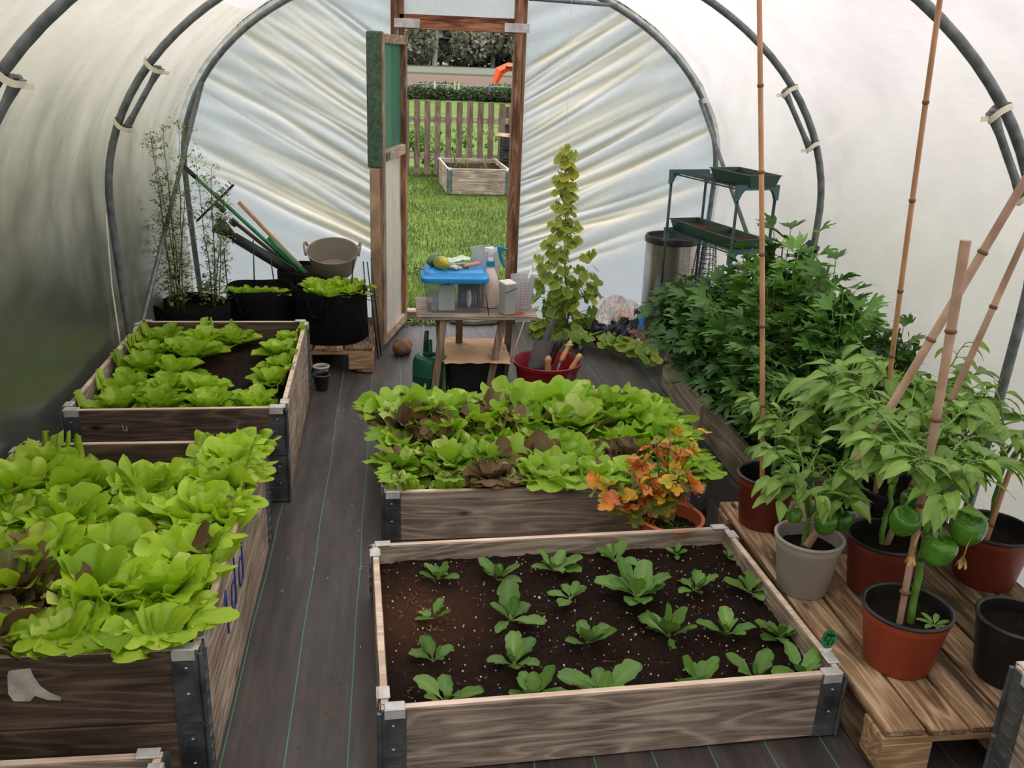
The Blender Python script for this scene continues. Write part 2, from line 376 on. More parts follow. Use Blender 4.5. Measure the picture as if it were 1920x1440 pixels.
def mat_soil(name='soil', dark=(24, 17, 13), light=(70, 48, 34)):
    m, nt, out = newmat(name)
    v = mapped(nt, (1, 1, 1)); b = N(nt, 'ShaderNodeBsdfPrincipled', i_Roughness=.95); b.inputs['Specular IOR Level'].default_value = .15
    n1 = N(nt, 'ShaderNodeTexNoise', i_Scale=70.0, i_Detail=6.0, i_Roughness=.75); nt.links.new(v, n1.inputs['Vector'])
    r = ramp(nt, n1.outputs[0], [(.35, srgb(*dark)), (.56, srgb(*[int(a*.55+b_*.45) for a, b_ in zip(dark, light)])), (.72, srgb(*light))])
    n2 = N(nt, 'ShaderNodeTexNoise', i_Scale=4.0, i_Detail=4.0); nt.links.new(v, n2.inputs['Vector'])
    at = N(nt, 'ShaderNodeAttribute', attribute_name='tint'); r2 = ramp(nt, at.outputs['Fac'], [(.5, (0, 0, 0)), (1, (.7, .7, .7))])
    col = mixc(nt, r2.outputs[0], r.outputs[0], srgb(96, 66, 44))
    nt.links.new(col, b.inputs['Base Color'])
    bp = N(nt, 'ShaderNodeBump', i_Strength=1.0, i_Distance=.012); nt.links.new(n1.outputs[0], bp.inputs['Height']); nt.links.new(bp.outputs[0], b.inputs['Normal'])
    nt.links.new(b.outputs[0], out.inputs[0]); return m

M = {}
M['wood_x'] = mat_wood('grey_weathered_wood_x', (96, 84, 74), (150, 136, 122), (190, 176, 158), 'x')
M['wood_y'] = mat_wood('grey_weathered_wood_y', (96, 84, 70), (154, 138, 120), (196, 180, 160), 'y')
M['wood_z'] = mat_wood('grey_weathered_wood_z', (90, 78, 64), (130, 112, 92), (164, 144, 122), 'z')
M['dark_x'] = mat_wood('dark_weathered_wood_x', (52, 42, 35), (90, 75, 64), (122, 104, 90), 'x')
M['pale_end'] = mat_wood('pale_wood_edge', (176, 152, 130), (216, 194, 172), (236, 218, 198), 'x', knots=False, grain=.4)
M['pallet_y'] = mat_wood('pallet_wood_y', (100, 76, 54), (164, 134, 102), (202, 176, 146), 'y', stain=(54, 42, 32))
M['pallet_dark_y'] = mat_wood('stained_pallet_wood_y', (60, 48, 36), (112, 92, 70), (150, 128, 100), 'y', stain=(48, 44, 26))
M['pallet_x'] = mat_wood('pallet_wood_x', (120, 90, 60), (172, 140, 104), (206, 178, 144), 'x')
M['post'] = mat_wood('brown_timber_post', (92, 64, 48), (140, 104, 80), (172, 134, 108), 'z', stain=(84, 58, 42))
M['post_x'] = mat_wood('brown_timber_rail', (92, 54, 38), (150, 100, 74), (178, 128, 98), 'x', stain=(80, 48, 36))
M['door_z'] = mat_wood('door_timber_z', (98, 78, 60), (146, 122, 98), (176, 154, 130), 'z')
M['door_y'] = mat_wood('door_timber_y', (110, 92, 76), (160, 142, 122), (190, 172, 152), 'y')
M['concrete'] = mat_wood('mossy_board', (92, 84, 66), (142, 132, 112), (176, 166, 146), 'y', knots=False, grain=.3)
M['galv'] = mat_plain('galvanised_steel', (112, 120, 124), .45, .75, .25, 14, .2)
M['galv_bright'] = mat_plain('bright_galvanised_lip', (205, 205, 204), .5, .35, .12, 20, .1)
M['tube'] = mat_plain('hoop_steel', (112, 118, 122), .4, .35, .18, 25)
M['tape'] = mat_plain('cream_tape', (226, 220, 200), .6, 0, .06, 20)
M['floor'] = mat_floor()
M['soil'] = mat_soil()
M['soil_pot'] = mat_soil('potting_soil', (20, 16, 12), (60, 46, 34))
M['perlite'] = mat_plain('perlite', (214, 206, 190), .9, 0, .1, 60)
M['bark'] = mat_plain('bark_bits', (128, 84, 56), .9, 0, .3, 60)
M['black_fabric'] = mat_plain('black_felt', (22, 23, 23), .95, 0, .2, 50, .3, .1)
M['black_plastic'] = mat_plain('black_plastic', (30, 31, 32), .42, 0, .15, 12)
M['orange_plastic'] = mat_plain('brick_red_plastic', (158, 66, 40), .5, 0, .1, 6)
M['red_plastic2'] = mat_plain('dull_red_plastic', (120, 50, 34), .5, 0, .1, 6)
M['grey_plastic'] = mat_plain('grey_plastic', (166, 160, 152), .5, 0, .06, 8)
M['terracotta'] = mat_plain('terracotta_plastic', (196, 104, 66), .5, 0, .06, 6)
M['green_plastic'] = mat_plain('dark_green_plastic', (22, 62, 50), .4, 0, .12, 10)
M['can_green'] = mat_plain('watering_can_green', (16, 82, 62), .38, 0, .1, 6)
M['rack_blue'] = mat_plain('rack_blue_green', (62, 98, 106), .5, 0, .08, 12)
M['rack_leg'] = mat_plain('rack_dark_green_tube', (30, 62, 62), .4, 0, .1, 12)
M['bamboo'] = mat_plain('bamboo', (198, 150, 110), .5, 0, .12, 9)
M['bamboo_old'] = mat_plain('old_bamboo', (190, 160, 134), .6, 0, .2, 9, rgb2=(142, 112, 88))
M['bamboo_node'] = mat_plain('bamboo_node', (112, 80, 56), .6)
M['white_plastic'] = mat_plain('white_plastic', (236, 236, 232), .4, 0, .04, 10)
M['rust'] = mat_plain('rusty_wire', (84, 58, 42), .8, .2, .3, 40)
M['blue'] = mat_plain('sky_blue_plastic', (48, 150, 224), .35, 0, .05, 6)
M['teal'] = mat_plain('teal_plastic', (24, 130, 158), .35, 0, .05, 6)
M['clear'] = mat_clear('clear_plastic', (222, 226, 228), .13, .15)
M['milky'] = mat_clear('milky_plastic', (226, 228, 230), .55, .35)
M['liquid'] = mat_plain('pinkish_liquid', (228, 206, 196), .4, 0, .03, 5)
M['red'] = mat_plain('dark_red_plastic', (134, 24, 34), .38, 0, .1, 6)
M['paper'] = mat_plain('brown_paper', (206, 170, 130), .85, 0, .08, 10, .3)
M['black_mark'] = mat_plain('black_ink', (30, 28, 28), .7)
M['tin'] = mat_plain('grey_painted_tin', (168, 170, 166), .45, .1, .04, 8)
M['tin_top'] = mat_plain('cream_tin_lid', (228, 218, 204), .5, 0, .04, 8)
M['stone'] = mat_plain('brown_stone', (142, 108, 78), .85, 0, .2, 14, .8, rgb2=(92, 66, 44))
M['slab'] = mat_plain('grey_slab', (142, 134, 120), .85, 0, .2, 16, .8, rgb2=(96, 92, 78))
M['steel'] = mat_plain('brushed_steel', (176, 172, 168), .28, .9, .2, 3)
M['handle_wood'] = mat_plain('turned_wood', (204, 156, 104), .5, 0, .12, 20)
M['blade'] = mat_plain('grey_tool_blade', (132, 134, 138), .4, .5, .12, 14)
M['glove'] = mat_plain('dark_green_cloth', (52, 62, 50), .9, 0, .2, 30)
M['trug'] = mat_plain('taupe_rubber', (150, 142, 130), .6, 0, .05, 6)
M['tool_green'] = mat_plain('green_handle', (48, 140, 84), .4, 0, .15, 20)
M['tool_black'] = mat_plain('dark_tool_plastic', (44, 48, 46), .5, 0, .15, 20)
M['netting'] = mat_clear('green_netting', (88, 140, 116), .72, .8)
M['netting_dark'] = mat_plain('folded_green_netting', (74, 98, 80), .9, 0, .2, 50)
M['door_film'] = mat_clear('door_film', (232, 226, 214), .93, .5)
M['orange_paint'] = mat_plain('orange_paint', (240, 86, 30), .5)
M['stem'] = mat_plain('green_stem', (104, 150, 60), .5, 0, .2, 30)
M['stem_dark'] = mat_plain('dark_stem', (92, 98, 56), .6, 0, .2, 30)
M['stem_brown'] = mat_plain('woody_stem', (104, 76, 52), .7, 0, .2, 30)
M['withered'] = mat_plain('withered_tan', (196, 158, 98), .8, 0, .3, 50)
M['marker_blue'] = mat_plain('blue_marker_ink', (36, 62, 136), .6, 0, .05)
M['white_paint'] = mat_plain('torn_white_paper', (206, 198, 186), .8, 0, .2, 20)
M['lettuce'] = mat_leaf('lime_lettuce', (118, 162, 22), (184, 220, 56), (218, 234, 130), .38, .38, hue=.12)
M['lettuce_mid'] = mat_leaf('mid_green_lettuce', (98, 148, 28), (164, 206, 62), (206, 226, 130), .36, .38, hue=.14)
M['lettuce_cos'] = mat_leaf('smooth_green_lettuce', (112, 158, 28), (176, 212, 58), (218, 232, 138), .36, .34, hue=.12)
M['lettuce_red'] = mat_leaf('bronze_lettuce', (70, 54, 36), (128, 104, 70), (146, 160, 70), .25, .5, stops=[(0, (96, 118, 44)), (.45, (126, 106, 68)), (.8, (98, 72, 54)), (1, (120, 130, 66))], hue=.15)
M['spinach'] = mat_leaf('spinach_green', (66, 112, 40), (122, 164, 78), (176, 202, 128), .25, .42, hue=.18)
M['lovage'] = mat_leaf('lovage_green', (34, 72, 30), (80, 124, 52), (126, 158, 86), .25, .4, hue=.25)
M['lovage_light'] = mat_leaf('young_lovage_green', (60, 116, 44), (108, 160, 66), (150, 186, 100), .32, .4, hue=.2)
M['pepper'] = mat_leaf('pepper_green', (58, 102, 34), (142, 180, 78), (186, 206, 124), .3, .36, hue=.12)
M['vine'] = mat_leaf('cucumber_vine_green', (96, 140, 56), (150, 176, 74), (206, 200, 90), .35, .5,
                     stops=[(0, (104, 142, 56)), (.4, (148, 172, 70)), (.7, (186, 186, 76)), (1, (214, 192, 100))], hue=.2)
M['autumn'] = mat_leaf('autumn_leaf', (0, 0, 0), (0, 0, 0), (0, 0, 0), .3, .5,
                       stops=[(0, (84, 118, 52)), (.28, (142, 150, 62)), (.45, (232, 190, 44)), (.62, (232, 158, 66)), (.8, (228, 136, 90)), (1, (220, 118, 92))], hue=.05)
M['fruit'] = mat_plain('green_pepper_skin', (92, 150, 44), .18, 0, .2, 10, rgb2=(34, 88, 26))
M['cuke'] = mat_plain('green_cucumber_skin', (66, 104, 50), .4, 0, .15, 30)
M['cuke_yellow'] = mat_plain('yellow_cucumber_skin', (206, 196, 50), .4, 0, .1, 16, rgb2=(112, 134, 54))
M['herb'] = mat_leaf('feathery_herb', (86, 112, 60), (128, 152, 88), (150, 160, 96), .25, .5, hue=.1)
M['thyme'] = mat_leaf('thyme_green', (70, 92, 58), (112, 132, 88), (130, 150, 100), .2, .6, hue=.1)
M['grass'] = mat_leaf('lawn_grass', (64, 84, 36), (114, 132, 60), (142, 154, 84), .3, .5, hue=.05)
M['hedge'] = mat_leaf('hedge_leaf', (36, 46, 30), (82, 98, 56), (110, 120, 70), .15, .7, hue=.2)
M['tree1'] = mat_leaf('hazy_tree_leaf', (112, 114, 106), (146, 146, 126), (164, 160, 130), .1, .8, hue=.1)  # distance haze painted into the pale, low-contrast leaf colours
M['tree_trunk'] = mat_plain('hazy_tree_trunk', (156, 150, 142), .9)  # trunk tone greyed with the same painted haze
M['fence'] = mat_wood('fence_picket_wood', (78, 64, 54), (112, 94, 80), (138, 120, 104), 'z')
M['bagmat'] = mat_plain('bag_white', (226, 220, 216), .35, 0, .08, 8)
M['bag_navy'] = mat_plain('bag_navy', (40, 48, 66), .3, 0, .3, 30, rgb2=(16, 18, 26))
M['bag_pink'] = mat_plain('bag_pink_brown', (166, 128, 116), .35, 0, .2, 12)

# ------------------------------------------------------------------ camera
f_px, pitch, yaw, roll, H = 1724.69, .342736, .135343, .040615, 1.67973
F = Vector((math.sin(yaw)*math.cos(pitch), math.cos(yaw)*math.cos(pitch), -math.sin(pitch)))
R0 = Vector((math.cos(yaw), -math.sin(yaw), 0)); U0 = R0.cross(F)
R = R0*math.cos(roll) + U0*math.sin(roll); U = -R0*math.sin(roll) + U0*math.cos(roll)
cd = bpy.data.cameras.new('camera'); cam = bpy.data.objects.new('camera', cd); COL.objects.link(cam)
cam.matrix_world = Matrix(((R.x, U.x, -F.x, 0), (R.y, U.y, -F.y, 0), (R.z, U.z, -F.z, H), (0, 0, 0, 1)))
cd.sensor_fit = 'HORIZONTAL'; cd.sensor_width = 36; cd.lens = 36*f_px/1920; cd.clip_start = .05; cd.clip_end = 600
bpy.context.scene.camera = cam

# ------------------------------------------------------------------ light
w = bpy.data.worlds.new('world'); bpy.context.scene.world = w; w.use_nodes = True
wn = w.node_tree; bg = wn.nodes['Background']
tcw = N(wn, 'ShaderNodeTexCoord'); spw = N(wn, 'ShaderNodeSeparateXYZ'); wn.links.new(tcw.outputs['Generated'], spw.inputs[0])
rw = ramp(wn, spw.outputs[2], [(0.0, (.27, .275, .29)), (.3, (.42, .42, .44)), (.75, (.95, .93, .92)), (1.0, (1.0, .98, .96))])
wn.links.new(rw.outputs[0], bg.inputs[0]); bg.inputs[1].default_value = 3.2
sd = bpy.data.lights.new('sun', 'SUN'); sd.energy = 1.6; sd.angle = math.radians(22); sd.color = (1, .96, .9)
so = bpy.data.objects.new('sun', sd); COL.objects.link(so); so.rotation_euler = Vector((-.55, -.25, -.95)).to_track_quat('-Z', 'Y').to_euler()
vs = bpy.context.scene.view_settings; vs.view_transform = 'Standard'; vs.look = 'None'; vs.exposure = 0.0; vs.gamma = 1.0

# ------------------------------------------------------------------ setting: floor, lawn, fields
XC, HW = .41, 1.68            # tunnel axis and half width
YE = 5.90                     # end wall
def smooth_noise(x, y, seed=0, k=6):
    r = np.random.default_rng(seed); o = 0
    for i in range(k):
        a = r.normal(size=2)*(1.6**i); o = o + np.sin(a[0]*x + a[1]*y + r.uniform(0, 6))/(1.25**i)
    return o/3
gx, gy = np.meshgrid(np.linspace(-1.35, 2.17, 90), np.linspace(-2.6, 6.0, 200), indexing='ij')
V = np.stack([gx, gy, .004*smooth_noise(gx*2.5, gy*1.2, 3) - .004], -1)
MB().grid(V).build('floor', M['floor'], smooth=True, kind='structure')

def mat_ground():
    m, nt, out = newmat('lawn_ground')
    v = mapped(nt, (1, 1, 1)); b = N(nt, 'ShaderNodeBsdfPrincipled', i_Roughness=.9); b.inputs['Specular IOR Level'].default_value = .1
    n1 = N(nt, 'ShaderNodeTexNoise', i_Scale=1.6, i_Detail=8.0, i_Roughness=.7); nt.links.new(v, n1.inputs['Vector'])
    r = ramp(nt, n1.outputs[0], [(.3, srgb(62, 80, 38)), (.55, srgb(92, 112, 52)), (.75, srgb(116, 130, 70))])
    sp = N(nt, 'ShaderNodeSeparateXYZ'); nt.links.new(v, sp.inputs[0])
    mr = N(nt, 'ShaderNodeMapRange', i_1=0.0, i_2=150.0); nt.links.new(sp.outputs[1], mr.inputs[0])
    fr = ramp(nt, mr.outputs[0], [(.26, (0, 0, 0)), (.27, (1, 1, 1))])
    f2 = ramp(nt, mr.outputs[0], [(.27, srgb(98, 80, 70)), (.52, srgb(104, 86, 76)), (.53, srgb(60, 64, 52)), (.57, srgb(62, 66, 54)), (.58, srgb(98, 100, 86)), (.9, srgb(104, 106, 94))])
    nt.links.new(mixc(nt, fr.outputs[0], r.outputs[0], f2.outputs[0]), b.inputs['Base Color'])
    nt.links.new(b.outputs[0], out.inputs[0]); return m
g = MB()
for (x0, x1, y0, y1) in ((-160, 160, 6.0, 260), (-160, -1.35, -60, 6.0), (2.17, 160, -60, 6.0), (-1.35, 2.17, -60, -2.6)):
    gx, gy = np.meshgrid(np.linspace(x0, x1, 12), np.linspace(y0, y1, 20), indexing='ij')
    g.grid(np.stack([gx, gy, np.full_like(gx, -.012)], -1))
tag(g.build('ground', mat_ground(), kind='structure'))

# grass blades on the part of the lawn the doorway shows
n = 60000
bx = RG.uniform(-1.2, 3.2, n); by = 6.02 + 8.6*RG.random(n)**1.3
hh = RG.uniform(.018, .04, n)*(1 + 1.0*(by < 6.9)*RG.random(n)); an = RG.uniform(0, 2*PI, n); wd = RG.uniform(.0015, .003, n)*(1 + by/12)
lx, ly = RG.normal(0, .35, n)*hh, RG.normal(0, .35, n)*hh
P = np.stack([np.stack([bx - wd*np.cos(an), by - wd*np.sin(an), np.full(n, -.012)], 1), np.stack([bx + wd*np.cos(an), by + wd*np.sin(an), np.full(n, -.012)], 1), np.stack([bx + lx, by + ly, hh], 1)], 1)
tt = np.repeat(.35 + .4*smooth_noise(bx*3, by*3, 5) + RG.normal(0, .15, n), 3)
gm = MB(); gm.add(P.reshape(-1, 3), [np.arange(n*3).reshape(-1, 3)], np.clip(tt, 0, 1))
tag(gm.build('lawn_grass', M['grass'], kind='stuff'), 'short green lawn growing outside the open doorway', 'grass')

# ------------------------------------------------------------------ tunnel skin
def prof(t):
    """t 0..1 from left foot over the ridge to right foot -> (dx,z)"""
    t = np.asarray(t, float); s = np.abs(t*2-1)            # 0 ridge 1 foot
    leg = s > .72
    a = np.clip(s/.72, 0, 1)*PI/2
    dx = np.where(leg, HW - .05*((s-.72)/.28)**1.3, HW*np.sin(a)); z = np.where(leg, 1.0*(1-(s-.72)/.28), 1.0 + 1.2*np.cos(a))
    return np.sign(t*2-1)*dx, z
def skin(name, t0, t1, mat, nt_=90, left=False):
    T = np.linspace(t0, t1, nt_); Y = np.linspace(-2.7, YE+.03, 260)
    TT, YY = np.meshgrid(T, Y, indexing='ij'); dx, z = prof(TT)
    hoops = np.array([-2.0, -.4, 1.15, 2.72, 4.3, 5.9])
    dist = np.min(np.abs(YY[..., None]-hoops), -1)
    out = .030 - .022*np.clip(dist/.75, 0, 1)
    out = out + .006*smooth_noise(TT*22, YY*2.6, 11)
    if left:   # drag folds towards the end hoop
        k = np.clip((YY-4.35)/1.5, 0, 1)*np.clip(1-abs(z-1.15)/.8, 0, 1)
        ph = (z*1.0 - YY*.62)*26 + 1.5*np.sin(YY*3)
        out = out + k*.016*(1-np.abs(np.sin(ph)))**2
    nx = dx/1.68; nz = np.where(z > 1, (z-1)/1.2, 0); L = np.sqrt(nx**2+nz**2)
    V = np.stack([XC + dx + out*nx/L, YY, np.maximum(z, .0) + out*nz/L], -1)
    return MB().grid(V).build(name, mat, smooth=True, kind='structure')
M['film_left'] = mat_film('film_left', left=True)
M['film'] = mat_film('film_clear')
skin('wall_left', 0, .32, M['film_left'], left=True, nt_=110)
skin('ceiling', .32, .68, M['film'])
skin('wall_right', .68, 1, M['film'])

def halfw(z):
    z = np.asarray(z, float); zz = np.clip((z-1)/1.2, 0, 1)
    return np.where(z < 1, HW - .05*np.clip(1-z, 0, 1)**1.3, HW*np.sqrt(np.clip(1-zz**2, 0, 1)))
M['film_end'] = mat_film('film_end', end=True)
rl = np.random.default_rng(21)
def folds(X, Z, sgn, n, z0, z1, k0, k1):
    """creases pulled tight towards the door post; X is distance from the post"""
    o = np.zeros_like(X); c = np.zeros_like(X)
    for i in range(n):
        q = (i + rl.uniform(-.35, .35))/n; zc = z0 + (z1-z0)*q; k = k0 + (k1-k0)*q + rl.normal(0, .035)
        w_ = rl.uniform(.006, .022)*(1 + X*1.4); amp = rl.uniform(.006, .026); cr = rl.uniform(.1, .9)
        s_ = Z - (zc + k*X + .05*rl.normal()*X**2 + .008*np.sin(X*rl.uniform(3, 8) + i))
        env = np.clip(1 - X/rl.uniform(.7, 1.9), 0, 1)**.7*(.35 + .65*np.clip(X/.12, 0, 1))
        o = o + amp*np.exp(-np.abs(s_/w_)**1.4)*env; c = c + cr*np.exp(-((s_ + .5*w_)/(1.3*w_))**2)*env
    return o, c
M_end = MB()
Z = np.concatenate([np.linspace(0, 1, 150), np.linspace(1.0, 2.195, 170)[1:]])
S = np.linspace(0, 1, 220); SS, ZZ = np.meshgrid(S, Z, indexing='ij')
xl = XC - halfw(ZZ) - .035; X_ = xl + (0.0 - xl)*SS
o, c = folds(-X_, ZZ, -1, 26, .40, 1.75, .50, .72); o2, c2 = folds(-X_, ZZ, -1, 3, .42, .62, .55, .60)
soft = .012*smooth_noise((ZZ + .6*X_)*9, X_*1.5, 33)
M_end.grid(np.stack([X_, YE + .014 - o - 1.6*o2 - soft*np.clip(ZZ-.3, 0, 1), ZZ], -1), tint=np.clip(c*.5 + c2*.85, 0, 1))
xr = XC + halfw(ZZ) + .035; xr = np.maximum(xr, .80); X_ = .80 + (xr-.80)*SS
o, c = folds(X_-.8, ZZ, 1, 34, .25, 1.65, .34, .66); o2, c2 = folds(X_-.8, ZZ, 1, 5, .55, 1.0, .28, .42)
soft = .012*smooth_noise((ZZ - .5*X_)*9, X_*1.5, 43)
M_end.grid(np.stack([X_, YE + .014 - o - 1.5*o2 - soft*np.clip(ZZ-.3, 0, 1), ZZ], -1), tint=np.clip(c*.5 + c2*.85, 0, 1))
# over the door
A, B = np.meshgrid(np.linspace(0, .8, 20), np.linspace(0, 1, 16), indexing='ij')
zt = 1.0 + 1.2*np.sqrt(np.clip(1-((A-XC)/HW)**2, 0, 1)); M_end.grid(np.stack([A, np.full_like(A, YE+.01), 1.84 + (zt-1.84)*B], -1), tint=.05)
M_end.build('wall_back', M['film_end'], smooth=True, kind='structure')
# closed end behind the camera
A, B = np.meshgrid(np.linspace(-1, 1, 30), np.linspace(0, 2.19, 30), indexing='ij')
MB().grid(np.stack([XC + A*halfw(B), np.full_like(A, -2.7), B], -1)).build('wall_front', M['film'], smooth=True, kind='structure')

# ------------------------------------------------------------------ steel hoops
def hoop_path(y, n=70):
    T = np.linspace(0.0, 1.0, n); dx, z = prof(T)
    s = 1 - .022/1.68
    return np.stack([XC + dx*s, np.full(n, y), np.where(z > 1, 1+(z-1)*(1-.022/1.2), z)], 1)
def hoop_pt(y, side, z):
    hw = float(halfw(z)) - .022
    return np.array([XC + side*hw, y, z])
def hoop(y, label, brace=True, r=.017, tapes=True):
    h = empty('steel_hoop', (XC, y, 0), label, 'hoop', 'steel hoops carrying the film')
    MB().tube(hoop_path(y), r, 12).build('hoop_tube', M['tube'], h, smooth=True)
    if brace:
        for side in (-1, 1):
            a = hoop_pt(y, side, 1.60); b = hoop_pt(y, side, 1.33)
            tg = b-a; tg /= np.linalg.norm(tg)
            inn = np.array([-side*.75, 0, -.66]); inn -= tg*(inn@tg); inn /= np.linalg.norm(inn)
            p0 = a + inn*.048 + np.array((0, -.014, 0)); p1 = b + inn*.040 + np.array((0, -.014, 0))
            m = MB(); pts = [p0 + (p1-p0)*k for k in np.linspace(0, 1, 9)]
            m.tube(pts, [.019, .016, .0125, .0125, .0125, .0125, .013, .016, .017], 10)
            m.tube([p0 + np.array((0, -.022, 0)), p0 + np.array((0, .006, 0))], .008, 8)
            bo = m.build('folded_brace', M['tube'], h, smooth=True)
            for q, off in ((0.04, .0), (.96, .0)):
                hp = a + (b-a)*q; bp_ = p0 + (p1-p0)*q; cc = (hp+bp_)/2 + np.array((0, -.004, 0))
                e1 = (hp-bp_)/2; L1 = np.linalg.norm(e1)+.024; e1 /= np.linalg.norm(e1); e2 = np.cross(tg, e1)
                t = MB()
                for dd in (0,):
                    P = [cc + e1*L1*math.cos(a_) + e2*.026*math.sin(a_) + tg*.007*math.sin(2*a_+side) for a_ in np.linspace(0, 2*PI, 22, endpoint=False)]
                    n_ = len(P); V = []
                    for p in P: V += [p - tg*.010, p + tg*.010]
                    V = np.array(V); Fq = [(2*i, 2*i+1, (2*i+3) % (2*n_), (2*i+2) % (2*n_)) for i in range(n_)]
                    t.add(V, np.array(Fq))
                en = cc - e1*(L1-.004); t.bar(en, en - e1*.030 - tg*.014, .016, .002, up=tuple(e2))
                t.build('tape_strap', M['tape'], bo, smooth=False)
    elif tapes:
        t = MB(); p = hoop_pt(y, 1, 1.46); t.tube([p + np.array((0, 0, .015)), p - np.array((-.005, 0, .015))], .024, 12); t.build('tape_strap', M['tape'], h)
    return h
hoop(5.86, 'thin steel hoop at the far end wall beside the door', brace=False)
hoop(4.3, 'steel hoop with taped folded braces, second nearest the end wall')
hoop(2.72, 'thick grey steel hoop with taped brace, nearest the camera and cut by the frame')
hoop(1.15, 'steel hoop overhead, out of frame behind the nearest visible hoop')
hoop(-.4, 'steel hoop arching over the path behind the camera')
def brace(side, a, b, label):
    m = MB(); a = np.array(a); b = np.array(b)
    m.tube([a + (b-a)*k for k in np.linspace(0, 1, 6)], [.014, .012, .012, .012, .012, .013], 10)
    tag(m.build('diagonal_brace', M['tube'], loc=tuple(b), smooth=True), label, 'brace')
brace(-1, (-1.10, 5.80, 1.46), (-1.245, 4.42, .25), 'slanting steel brace tube behind the left grow bag, running down to the second hoop')
brace(1, (1.90, 5.80, 1.46), (1.985, 4.45, .45), 'slanting steel brace tube on the right, passing behind the shelf rack')
mm = MB(); mm.tube([(.80, 5.82, 2.0), (1.335, 5.82, 1.985)], .012, 10); tag(mm.build('crop_bar', M['tube'], loc=(.8, 5.82, 2.0), smooth=True), 'short horizontal steel bar from the door post to the end hoop', 'bar')
mm = MB(); mm.tube([(-1.262, 4.27, .95), (-1.27, 4.27, .62), (-1.255, 4.25, .35), (-1.235, 4.2, .2)], .004, 6); tag(mm.build('pale_cord', M['tape'], loc=(-1.26, 4.27, .2), smooth=True), 'thin pale cord hanging against the left hoop leg', 'cord')
mm = MB(); mm.tube([(2.02, 4.22, .80), (2.03, 4.2, .86), (1.985, 4.18, .885), (1.945, 4.17, .84), (1.935, 4.17, .74), (1.91, 4.17, .55)], [.016, .018, .018, .018, .020, .02], 10)
tag(mm.build('hooked_strap', M['black_plastic'], loc=(1.93, 4.17, .55), smooth=True), 'black hooked strap hanging on the right hoop above the dark leaves', 'strap')

# ------------------------------------------------------------------ door frame
def post(x0, x1, y, z1, label):
    e = empty('door_post', ((x0+x1)/2, y, 0), label, 'post')
    wdt = (x1-x0)
    MB().box(((x0 + x0+wdt*.62)/2, y-.02, z1/2), (wdt*.62, .08, z1)).build('front_timber', M['post'], e, bevel=.003)
    MB().box(((x0+wdt*.62 + x1)/2+.0005, y+.02, z1/2 - .02), (wdt*.38, .07, z1-.04)).build('backing_timber', M['post'], e, bevel=.003)
    return e
post(.725, .80, YE-.03, 2.16, 'brown timber door post on the right side of the doorway')
post(-.01, .068, YE-.03, 2.16, 'brown timber door post on the left behind the open door')
e = empty('door_lintel', (.39, YE-.05, 1.80), 'brown timber lintel across the top of the doorway with nail plates', 'lintel')
MB().box((.395, YE-.045, 1.83), (.654, .07, .05)).build('lintel_beam', M['post_x'], e, bevel=.003)
MB().box((.37, YE-.02, 1.872), (.76, .05, .03)).build('upper_batten', M['post_x'], e, bevel=.003)
for x0 in (.085, .735):
    m = MB(); m.box((x0, YE-.095, 1.835), (.15, .003, .05))
    for i in range(8):
        for j in range(4): m.box((x0-.066+i*.019, YE-.098, 1.816+j*.0125), (.008, .004, .004), tint=.1)
    m.build('nail_plate', M['galv_bright'], e)

# open door leaf
hx, hy, nx_, ny_ = .088, 5.82, -.052, 5.27
dv = np.array((nx_-hx, ny_-hy)); LD = float(np.linalg.norm(dv)); dv /= LD; nv = np.array((-dv[1], dv[0])); nv = nv if nv[0] > 0 else -nv   # towards +x face
def dp(l, t, z): return (hx + dv[0]*l + nv[0]*t, hy + dv[1]*l + nv[1]*t, z)
def dbox(m, l0, l1, t0, t1, z0, z1, mi=0):
    m.hexa([dp(l0, t1, z0), dp(l0, t0, z0), dp(l1, t0, z0), dp(l1, t1, z0), dp(l0, t1, z1), dp(l0, t0, z1), dp(l1, t0, z1), dp(l1, t1, z1)], m=mi); return m
door = empty('door_leaf', (hx, hy, 0), 'open wooden framed door with green netting above and pale film below', 'door')
dbox(MB(), LD-.05, LD, -.075, 0, .03, 1.765).build('stile', M['door_z'], door, bevel=.004)
dbox(MB(), .0, .045, -.06, 0, .03, 1.765).build('stile', M['post'], door, bevel=.004)
for n_, z0, z1 in (('top_rail', 1.715, 1.765), ('middle_rail', 1.09, 1.15), ('bottom_rail', .03, .09)):
    dbox(MB(), .0452, LD-.0502, -.05, 0, z0, z1).build(n_, M['door_y'], door, bevel=.004)
m = MB(); A, B = np.meshgrid(np.linspace(.045, LD-.05, 30), np.linspace(1.15, 1.715, 20), indexing='ij')
off = -.03 + .006*np.sin(A*70)*np.clip(np.sin(A*9+.5), 0, 1)
m.grid(np.stack([hx + dv[0]*A + nv[0]*off, hy + dv[1]*A + nv[1]*off, B], -1)); tag(m.build('netting_panel', M['netting'], door, smooth=True), 'green shade netting panel')
m = MB(); A, B = np.meshgrid(np.linspace(.045, LD-.05, 30), np.linspace(.09, 1.09, 30), indexing='ij')
off = -.03 + .005*smooth_noise(A*12, B*4, 77)
m.grid(np.stack([hx + dv[0]*A + nv[0]*off, hy + dv[1]*A + nv[1]*off, B], -1)); tag(m.build('film_panel', M['door_film'], door, smooth=True), 'pale film panel')
m = MB(); dbox(m, LD-.052, LD+.006, -.092, -.004, 1.06, 1.775); 
tag(m.build('netting_wrap', M['netting_dark'], door, bevel=.01), 'dark green netting folded round the door edge')
m = MB(); dbox(m, LD-.055, LD+.003, -.082, -.02, .04, 1.06); tag(m.build('film_wrap', mat_plain('brownish_film_wrap', (176, 148, 122), .6, 0, .2, 8), door, bevel=.008), 'dull film folded round the lower door edge')
